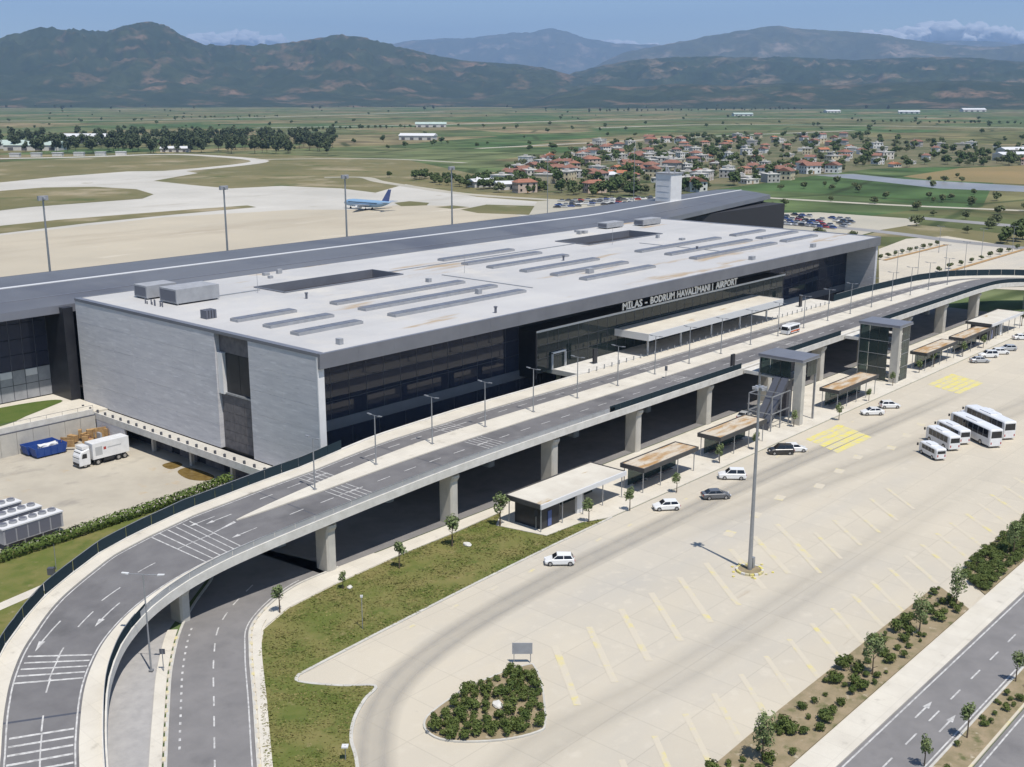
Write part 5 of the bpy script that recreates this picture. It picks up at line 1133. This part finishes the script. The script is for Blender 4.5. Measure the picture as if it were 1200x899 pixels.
# hedge between yard and ramp
hp = resample([(45,142.5),(62,144.2),(80,145.6),(90,146.6),(99,148.3)], .9); hd = MB(); rnd = random.Random(3)
for x, y in hp:
    for i in range(95):
        d = Vector((rnd.gauss(0,1),rnd.gauss(0,1),rnd.gauss(0,1))).normalized(); p = Vector((x+d.x*.75+rnd.uniform(-.4,.4), y+d.y*.85, max(.05,.85+d.z*.8+rnd.gauss(0,.1)))); u = d.orthogonal().normalized(); v = d.cross(u); s = rnd.uniform(.07,.16)
        hd.add([p-u*s-v*s, p+u*s-v*s, p+u*s+v*s, p-u*s+v*s], [(0,1,2,3)])
tag(hd.build('hedge', M['leaf_hedge']), 'long clipped green hedge between the service yard and the ramp', 'hedge')
struct(MB().sheet([(20,110),(45.5,114.4),(55,120.6),(66,126.5),(80,128.5),(103,128.5),(103,146.5),(20,146.5)], .015), 'grass_bank', M['grass'])
struct(ribbon([(36,127.2),(53.6,130.6),(62,132.4),(66,133)], 1.8, .03), 'footpath', M['pave'])
# grass tufts on the verge: ground cover
tf = MB(); rnd = random.Random(8); n_ = 0
while n_ < 22000:
    x, y = rnd.uniform(44,127), rnd.uniform(62,107)
    if not inside(grass_poly,x,y): continue
    if mnoise.noise(Vector((x*.25,y*.25,0))) < rnd.uniform(-.5,.25): n_ += .4; continue
    n_ += 1; a = rnd.uniform(0,6.28); s = rnd.uniform(.05,.14); h = rnd.uniform(.03,.11); dx, dy = math.cos(a)*s, math.sin(a)*s; lx, ly = rnd.uniform(-.1,.1), rnd.uniform(-.1,.1)
    tf.mi = 0 if rnd.random() < .6 else 1
    tf.add([(x-dx,y-dy,.115),(x+dx,y+dy,.115),(x+dx*1.2+lx,y+dy*1.2+ly,.115+h),(x-dx*1.2+lx,y-dy*1.2+ly,.115+h*.9)], [(0,1,2,3)])
M['tuft2'] = mat('dry_tuft', (0.24,0.20,0.08), .95, (0.15,0.15,0.045), .4)
tag(tf.build('grass_tufts', [M['grass'],M['tuft2']]), 'rough green and dry grass tufts on the verge', 'grass', kind='stuff')

# ------------------------------------------------------------------ far side: village, groves, fields
def far_tree_protos(mt, h, cr, n, ls, seeds, base=.15): return [tree_mesh(h,cr,n,mt,s,base,ls,10) for s in seeds]
pine = far_tree_protos(M['leaf_dark'], 13, 4.6, 420, .75, (61,62,63,64), .12)
broad = far_tree_protos(M['leaf_far'], 8, 4.0, 360, .62, (71,72,73,74))
olive = far_tree_protos(M['leaf_olive'], 6, 3.4, 260, .55, (81,82,83))
rnd = random.Random(21)
def scatter_trees(n, px0, px1, py0, py1, protos, s0, s1, name, label, group, cond=None, sep=0):
    k = tries = 0; got = []
    while k < n and tries < n*30:
        tries += 1; x, y = rnd.uniform(px0,px1), rnd.uniform(py0,py1)
        if cond and not cond(x,y): continue
        X, Y = G(x,y)
        if sep and any((X-a)**2+(Y-b)**2 < sep*sep for a, b in got): continue
        got.append((X,Y)); s = rnd.uniform(s0,s1); make_tree(rnd.choice(protos), name, label, (X,Y,0), s, group, rnd.uniform(0,6.28)); k += 1
vil = [(558,224),(590,197),(640,184),(700,170),(780,163),(900,159),(1010,160),(1085,167),(1215,172),(1215,194),(1100,196),(1020,198),(960,205),(900,214),(840,222),(790,229),(700,231),(600,227)]
inv = lambda x, y: inside(vil, x, y)
def make_house(k):
    rn = random.Random(k); wc, wn = rn.choice([((.62,.58,.52),'cream'),((.70,.69,.66),'white'),((.58,.46,.38),'pink'),((.45,.43,.40),'grey'),((.60,.52,.36),'yellow')]); rc, rname = rn.choice([((.42,.17,.09),'orange tiled'),((.33,.15,.10),'red tiled'),((.26,.13,.095),'brown tiled'),((.50,.48,.45),'flat pale'),((.56,.54,.5),'flat pale')])
    st = rn.choice((1,2,2)); lx, ly = rn.uniform(9,15), rn.uniform(7.5,11); h = 3.1*st
    key = (wn,rname); mw = M.setdefault('hw_'+wn, mat('house_wall_'+wn, wc, .9, tuple(c*.85 for c in wc), .3)); mr = M.setdefault('hr_'+rname+str(rc[0]), mat('house_roof_'+rname, rc, .9, tuple(c*.75 for c in rc), .6))
    t = thing('village_house', f'{"two-storey" if st == 2 else "single-storey"} {wn} village house with {rname} roof', 'house', group=f'{wn} houses with {rname} roofs, {st} storey')
    MB().box(-lx/2,lx/2,-ly/2,ly/2,0,h).build('wall', mw, t, local=True)
    r = MB()
    if rname.startswith('flat'): r.box(-lx/2-.3,lx/2+.3,-ly/2-.3,ly/2+.3,h,h+.5); r.box(-1.5,1.5,-1.2,1.2,h+.5,h+1.9)
    else:
        o_ = .6; a, b = lx/2+o_, ly/2+o_; rl_ = lx/2-(ly/2)*.6 if rn.random() < .7 else a; r.add([(-a,-b,h),(a,-b,h),(a,b,h),(-a,b,h),(-rl_,0,h+ly*.24),(rl_,0,h+ly*.24)], [(0,1,5,4),(1,2,5),(2,3,4,5),(3,0,4),(3,2,1,0)])
    rf_ = r.build('roof', mr, t, local=True)
    if not rname.startswith('flat'): MB().box(lx*.2,lx*.2+.7,.4,1.0,h+.3,h+ly*.24+.8).build('chimney', mw, rf_, local=True)
    for s in range(st):
        for j in range(3):
            for sd_ in (0,1):
                m = MB()
                if sd_ == 0: x = -lx/2+lx*(j+.5)/3; m.box(x-.65,x+.65,-ly/2-.05,-ly/2+.02,1+3.1*s,2.4+3.1*s)
                else: y = -ly/2+ly*(j+.5)/3; m.box(-lx/2-.05,-lx/2+.02,y-.6,y+.6,1+3.1*s,2.4+3.1*s)
                m.build('window', M['carglass'], t, local=True)
    MB().box(-.55,.55,-ly/2-.07,-ly/2-.01,0,2.2).build('door', M['junk'], t, local=True)
    return t
M['vground'] = mat('village_ground', (0.10,0.105,0.045), .95, (0.17,0.145,0.08), .02, 8, layers=(((0.055,0.075,0.025), .03, .5, .64, (1,1,1)),))
struct(MB().sheet(pxpoly(vil), .05), 'village_ground', M['vground'])
protos = [make_house(i) for i in (1,2,3,5,7,8,11,12,14,17,19,20)]
spots = [(578,214),(600,209),(588,217),(612,206),(640,199),(655,197),(668,194),(690,193),(700,203),(664,212),(733,192),(745,205),(722,199),(760,196),(652,205),(683,205)]
got = [G(*p) for p in spots]; tries = 0
while len(got) < 205 and tries < 6000:
    tries += 1; p = (rnd.uniform(560,1215), rnd.uniform(159,228))
    if not inv(*p) or (p[0] > 1000 and rnd.random() < .6) or (p[0] < 780 and p[1] > 215 and rnd.random() < .8): continue
    q = G(*p)
    if all((q[0]-a)**2+(q[1]-b)**2 > 14**2 for a, b in got): got.append(q)
for i, q in enumerate(got):
    t = protos[i] if i < len(protos) else copy_tree(protos[(i*7+i//12) % len(protos)])
    s = rnd.uniform(.72,1.1); t.location = (*q, 0); t.rotation_euler = (0,0,rnd.choice((0.2,.2+1.57,.9,-.4))+rnd.uniform(-.15,.15)); t.scale = (s,s,s)
hs = list(got)
scatter_trees(290, 560, 1215, 160, 232, broad, .6, 1.25, 'garden_tree', 'green garden tree standing among the village houses', 'trees among the village houses', lambda x, y: inv(x,y) and all((G(x,y)[0]-a)**2+(G(x,y)[1]-b)**2 > 40 for a, b in hs))
scatter_trees(260, 560, 1215, 160, 232, olive, .7, 1.3, 'garden_shrub', 'low olive-green garden bush among the village houses', 'garden bushes in the village', lambda x, y: inv(x,y) and all((G(x,y)[0]-a)**2+(G(x,y)[1]-b)**2 > 36 for a, b in hs))
scatter_trees(240, -60, 392, 160, 181, pine, .9, 1.4, 'grove_tree', 'dark evergreen in the long grove beyond the taxiway', 'dark grove beyond the taxiway', lambda x, y: y < 181-abs(x-190)*.004 and (x > 110 or rnd.random() < .55), 5)
scatter_trees(60, 425, 640, 208, 228, broad, .5, .95, 'scrub_tree', 'scrubby green tree beside the perimeter track', 'scrub beside the perimeter track', lambda x, y: y < 205+(x-425)*.13 and y > 199+(x-425)*.10)
scatter_trees(200, -50, 1250, 122, 178, broad, .5, 1.2, 'field_tree', 'lone tree standing out on the farmed plain', 'scattered trees on the plain', lambda x, y: not inv(x,y))
scatter_trees(90, -50, 1250, 119.5, 130, pine, .8, 1.6, 'plain_tree', 'dark tree near the foot of the hills', 'trees near the foot of the hills')
scatter_trees(45, 870, 1210, 208, 282, olive, .4, .95, 'roadside_tree', 'small olive-green tree on the rough fields right of the pier', 'trees on the rough fields', lambda x, y: not (890 < x < 1070 and 246 < y < 275) and not (x > 1030 and y > 276))
for (x0,y0,x1,y1,n_,sc_,tx_) in ((690,131.5,945,129,34,1.0,'tall'),(340,153,490,150,24,.8,'low'),(895,119.4,1078,118.8,30,1.6,'dark'),(395,126,560,125.5,22,.9,'thin'),(200,139,330,137,18,.8,'short'),(1000,143,1200,146,26,.9,'broken')):
    for i in range(n_):
        u = (i+rnd.random())/n_; make_tree(rnd.choice(pine if tx_ in ('dark','tall') else broad), 'windbreak_tree', f'tree of the {tx_} windbreak row crossing the farmed plain', (*G(x0+(x1-x0)*u, y0+(y1-y0)*u+rnd.uniform(-.25,.25)),0), sc_*rnd.uniform(.6,1.2), f'{tx_} windbreak row on the plain')
for px, py, s in ((1190,283,1.3),(1180,285,1.1),(1198,281,1.5),(1172,286,.7)): make_tree(broad[0], 'clump_tree', 'green tree in the clump beside the long-stay parking road', (*G(px,py),0), s*.8, 'tree clump beside the long-stay parking')
def shed(px, lx, ly, h, rz, wall, roofm, label, name='farm_shed'):
    t = thing(name, label, 'building', (*G(*px),0), rz); MB().box(-lx/2,lx/2,-ly/2,ly/2,0,h).build('wall', wall, t, local=True)
    r = MB(); a, b = lx/2+.8, ly/2+.8; r.add([(-a,-b,h),(a,-b,h),(a,b,h),(-a,b,h),(-a,0,h+ly*.16),(a,0,h+ly*.16)], [(0,1,5,4),(1,2,5),(2,3,4,5),(3,0,4),(3,2,1,0)]); r.build('roof', roofm, t, local=True)
    for j in range(4): MB().box(-lx/2+lx*(j+.3)/4,-lx/2+lx*(j+.7)/4,-ly/2-.1,-ly/2-.02,.2,h*.6).build('door', M['grille'], t, local=True)
    return t
M['mintroof'] = mat('pale_green_roof', (0.42,0.50,0.45), .7, (0.36,0.43,0.39), .1)
RZ = YAW-math.pi/2
shed((42,176), 62, 26, 6, RZ, M['hr_flat pale0.52'] if 'hr_flat pale0.52' in M else M['lip'], M['mintroof'], 'low hangar with pale green roof in front of the grove', 'hangar')
shed((8,174), 44, 24, 6, RZ, M['lip'], M['mintroof'], 'pale green-roofed hangar at the end of the grove', 'hangar')
shed((106,168), 66, 22, 9, RZ, M['lip'], M['trim'], 'long pale flat shed rising among the grove trees', 'hangar')
for k_, (p_, l_, tx_) in enumerate((((585,216),30,'long pale low shed at the apron end of the village'),((602,222),24,'pale shed beside a red house at the village edge'),((566,219),18,'small pale shed at the edge of the village scrub'),((707,211),20,'pale grey shed among the village gardens'))): shed(p_, l_, 11, 4, RZ+.25*k_, M['lip'], M['trim'], tx_, 'village_shed')
shed((206,178), 30, 14, 4, RZ, M['lip'], M['trim'], 'small white shed at the grove edge by the taxiway', 'hangar')
for k, (px, py, lx) in enumerate(((68,121,220),(20,122,120),(110,120,80),(305,118,150),(385,119,90),(490,164,50),(505,149,60),(1140,131,90),(1065,133,70),(870,136,60),(1185,188,34),(1192,182,40),(1090,126,120),(975,132,60))):
    shed((px,py), lx, lx*.4, 8 if lx > 70 else 6, RZ+rnd.uniform(-.4,.4), M['lip'], M['trim'] if k % 3 else M['mintroof'], ['white farm shed standing alone on the plain','white warehouse near the foot of the left hills'][1 if py < 123 else 0])
for o in bpy.data.objects:
    if o.name.startswith('farm_shed'): o['group'] = 'white sheds out on the plain'
hut = None
for px in (18,43,68,93,118,142):
    if hut is None:
        hut = thing('white_hut', 'small white block hut in the line along the perimeter road', 'hut', (*G(px,184.5-px*.017),0), RZ, 'white huts along the perimeter road'); MB().box(-5,5,-2.5,2.5,0,3.6).build('wall', M['lip'], hut, local=True); MB().box(-5.4,5.4,-2.9,2.9,3.6,4.0).build('roof', M['trim'], hut, local=True)
    else: copy_tree(hut, loc=(*G(px,184.5-px*.017),0))
# far parked cars
def far_car(paint):
    t = thing('parked_car', '', 'car'); body_loft([(-2.2,.8,.25,.85,.1),(-2,.88,.25,.95,.1),(1.2,.88,.25,.93,.1),(2.2,.75,.3,.7,.1)]).build('body', PAINT[paint], t, local=True)
    m = MB(); m.add([(-1.8,-.8,.92),(1.1,-.8,.92),(1.1,.8,.92),(-1.8,.8,.92),(-1.2,-.65,1.45),(.3,-.65,1.45),(.3,.65,1.45),(-1.2,.65,1.45)], [(4,5,6,7),(0,1,5,4),(1,2,6,5),(2,3,7,6),(3,0,4,7)]); m.build('cabin', M['carglass'], t, local=True)
    MB().box(-1.15,.25,-.6,.6,1.455,1.48).build('roof', PAINT[paint], t, local=True); return t
FC = {p: far_car(p) for p in ('white','silver','blue','red','grey','black')}; first = set()
def put_far(x, y, paint, rz, where, grp):
    t = FC[paint] if paint not in first else copy_tree(FC[paint]); first.add(paint); t.location = (x,y,.16); t.rotation_euler = (0,0,rz); tag(t, f'{paint} car parked in {where}', 'car', grp+', '+paint)
a0, a1 = G(893,262), G(985,270); b0 = G(893,248); b1 = G(1010,258)
for r in range(5):
    for c in range(13):
        if rnd.random() < .22: continue
        u, v = (c+.5)/13, (r+.3)/5; x = (a0[0]*(1-u)+a1[0]*u)*(1-v)+(b0[0]*(1-u)+b1[0]*u)*v; y = (a0[1]*(1-u)+a1[1]*u)*(1-v)+(b0[1]*(1-u)+b1[1]*u)*v
        put_far(x, y, rnd.choice(('white','silver','blue','blue','grey','red','black','silver')), rnd.choice((1.2,1.2,-1.94)), 'the open car park beyond the end of the pier', 'cars in the car park beyond the pier')
a0, a1 = G(648,245), G(765,238); b0 = G(655,235); b1 = G(765,231)
for r in range(4):
    for c in range(15):
        if rnd.random() < .25: continue
        u, v = (c+.5)/15, (r+.3)/4; x = (a0[0]*(1-u)+a1[0]*u)*(1-v)+(b0[0]*(1-u)+b1[0]*u)*v; y = (a0[1]*(1-u)+a1[1]*u)*(1-v)+(b0[1]*(1-u)+b1[1]*u)*v
        put_far(x, y, rnd.choice(('white','white','silver','blue','grey','red','black','silver')), rnd.choice((2.2,2.2,-.9)), 'the staff car park between apron and village', 'cars in the staff car park')
# long-stay parking: planted dividers and saplings, distant lamp posts
for A_, B_ in (((1036,305.5),(1110,287)),((1104,321),(1206,291))):
    p, q = G(*A_), G(*B_); struct(ribbon([p,q], 1.6, .2), 'planted_divider', M['junk'])
    for i in range(9):
        u = (i+.5)/9; x, y = p[0]+(q[0]-p[0])*u, p[1]+(q[1]-p[1])*u; make_tree(olive[i % 3], 'divider_sapling', 'small round sapling on the dividers of the long-stay parking', (x-1.5,y+2.5,.05), rnd.uniform(.28,.42), 'saplings in the long-stay parking')
for px, py in ((1050,330),(1075,326),(1107,322),(1130,318),(1150,300),(1186,296),(1100,296)):
    c = copy_tree(l0, loc=(*G(px,py),.05), label='tall thin lamp post in the far long-stay parking', group='lamp posts in the long-stay parking'); c.scale = (1,1,1.4)

# ------------------------------------------------------------------ clouds beyond the mountains, and haze
cm = bpy.data.materials.new('cloud'); cm.use_nodes = True; t_ = cm.node_tree; b = t_.nodes['Principled BSDF']; b.inputs['Base Color'].default_value = (.9,.9,.92,1); b.inputs['Roughness'].default_value = 1; b.inputs['Specular IOR Level'].default_value = 0
tr = t_.nodes.new('ShaderNodeBsdfTransparent'); mxs = t_.nodes.new('ShaderNodeMixShader'); mxs.inputs[0].default_value = .7; t_.links.new(tr.outputs[0], mxs.inputs[1]); t_.links.new(b.outputs[0], mxs.inputs[2]); t_.links.new(mxs.outputs[0], t_.nodes['Material Output'].inputs[0])
def cloud(x0, x1, ytop, ybot, n, label, seed):
    rn = random.Random(seed); m = MB(); D = 44000
    for i in range(n):
        u = (i+rn.random())/n; px = x0+(x1-x0)*u; env = math.sin(math.pi*min(.97,max(.03,u)))**.6; yt = ybot+(ytop-ybot)*env*rn.uniform(.55,1.0); r = max(260, (ybot-yt)*D/FPX*rn.uniform(.28,.42))
        a, e = az_el(px, yt); dd = D+rn.uniform(-600,600); c = Vector((math.cos(a)*dd, math.sin(a)*dd, CAMH+e*dd-r))
        bm = bmesh.new(); bmesh.ops.create_icosphere(bm, subdivisions=3, radius=1)
        vs = [tuple(c+Vector((v.co.x*r*1.5, v.co.y*r*1.5, v.co.z*r*.9))*(1) + v.co*r*.45*mnoise.fractal(v.co*2+Vector((i,seed,0)),1,2,4)) for v in bm.verts]; fs = [tuple(q.index for q in f.verts) for f in bm.faces]; bm.free(); m.add(vs, fs)
    o = m.build('cloud', cm, smooth=True); return tag(o, label, 'cloud')
cloud(960,1260,24,58,46,'long white cumulus bank above the round mountain',4); cloud(200,345,30,58,22,'faint white cloud behind the saddle of the left hills',7); cloud(640,790,46,58,16,'low white cloud at the far mountain crest',2)
hz = MB().box(-3500,33500,-3500,33500,-3.5,2600); hm = bpy.data.materials.new('haze_air'); hm.use_nodes = True; t_ = hm.node_tree; t_.nodes.clear()
pv_ = t_.nodes.new('ShaderNodeVolumePrincipled'); pv_.inputs['Color'].default_value = (.42,.64,1.0,1); pv_.inputs['Density'].default_value = 5.2e-5; ho = t_.nodes.new('ShaderNodeOutputMaterial'); t_.links.new(pv_.outputs[0], ho.inputs['Volume'])
tag(hz.build('haze', hm), 'pale blue haze filling the air over the plain', 'haze', kind='stuff')
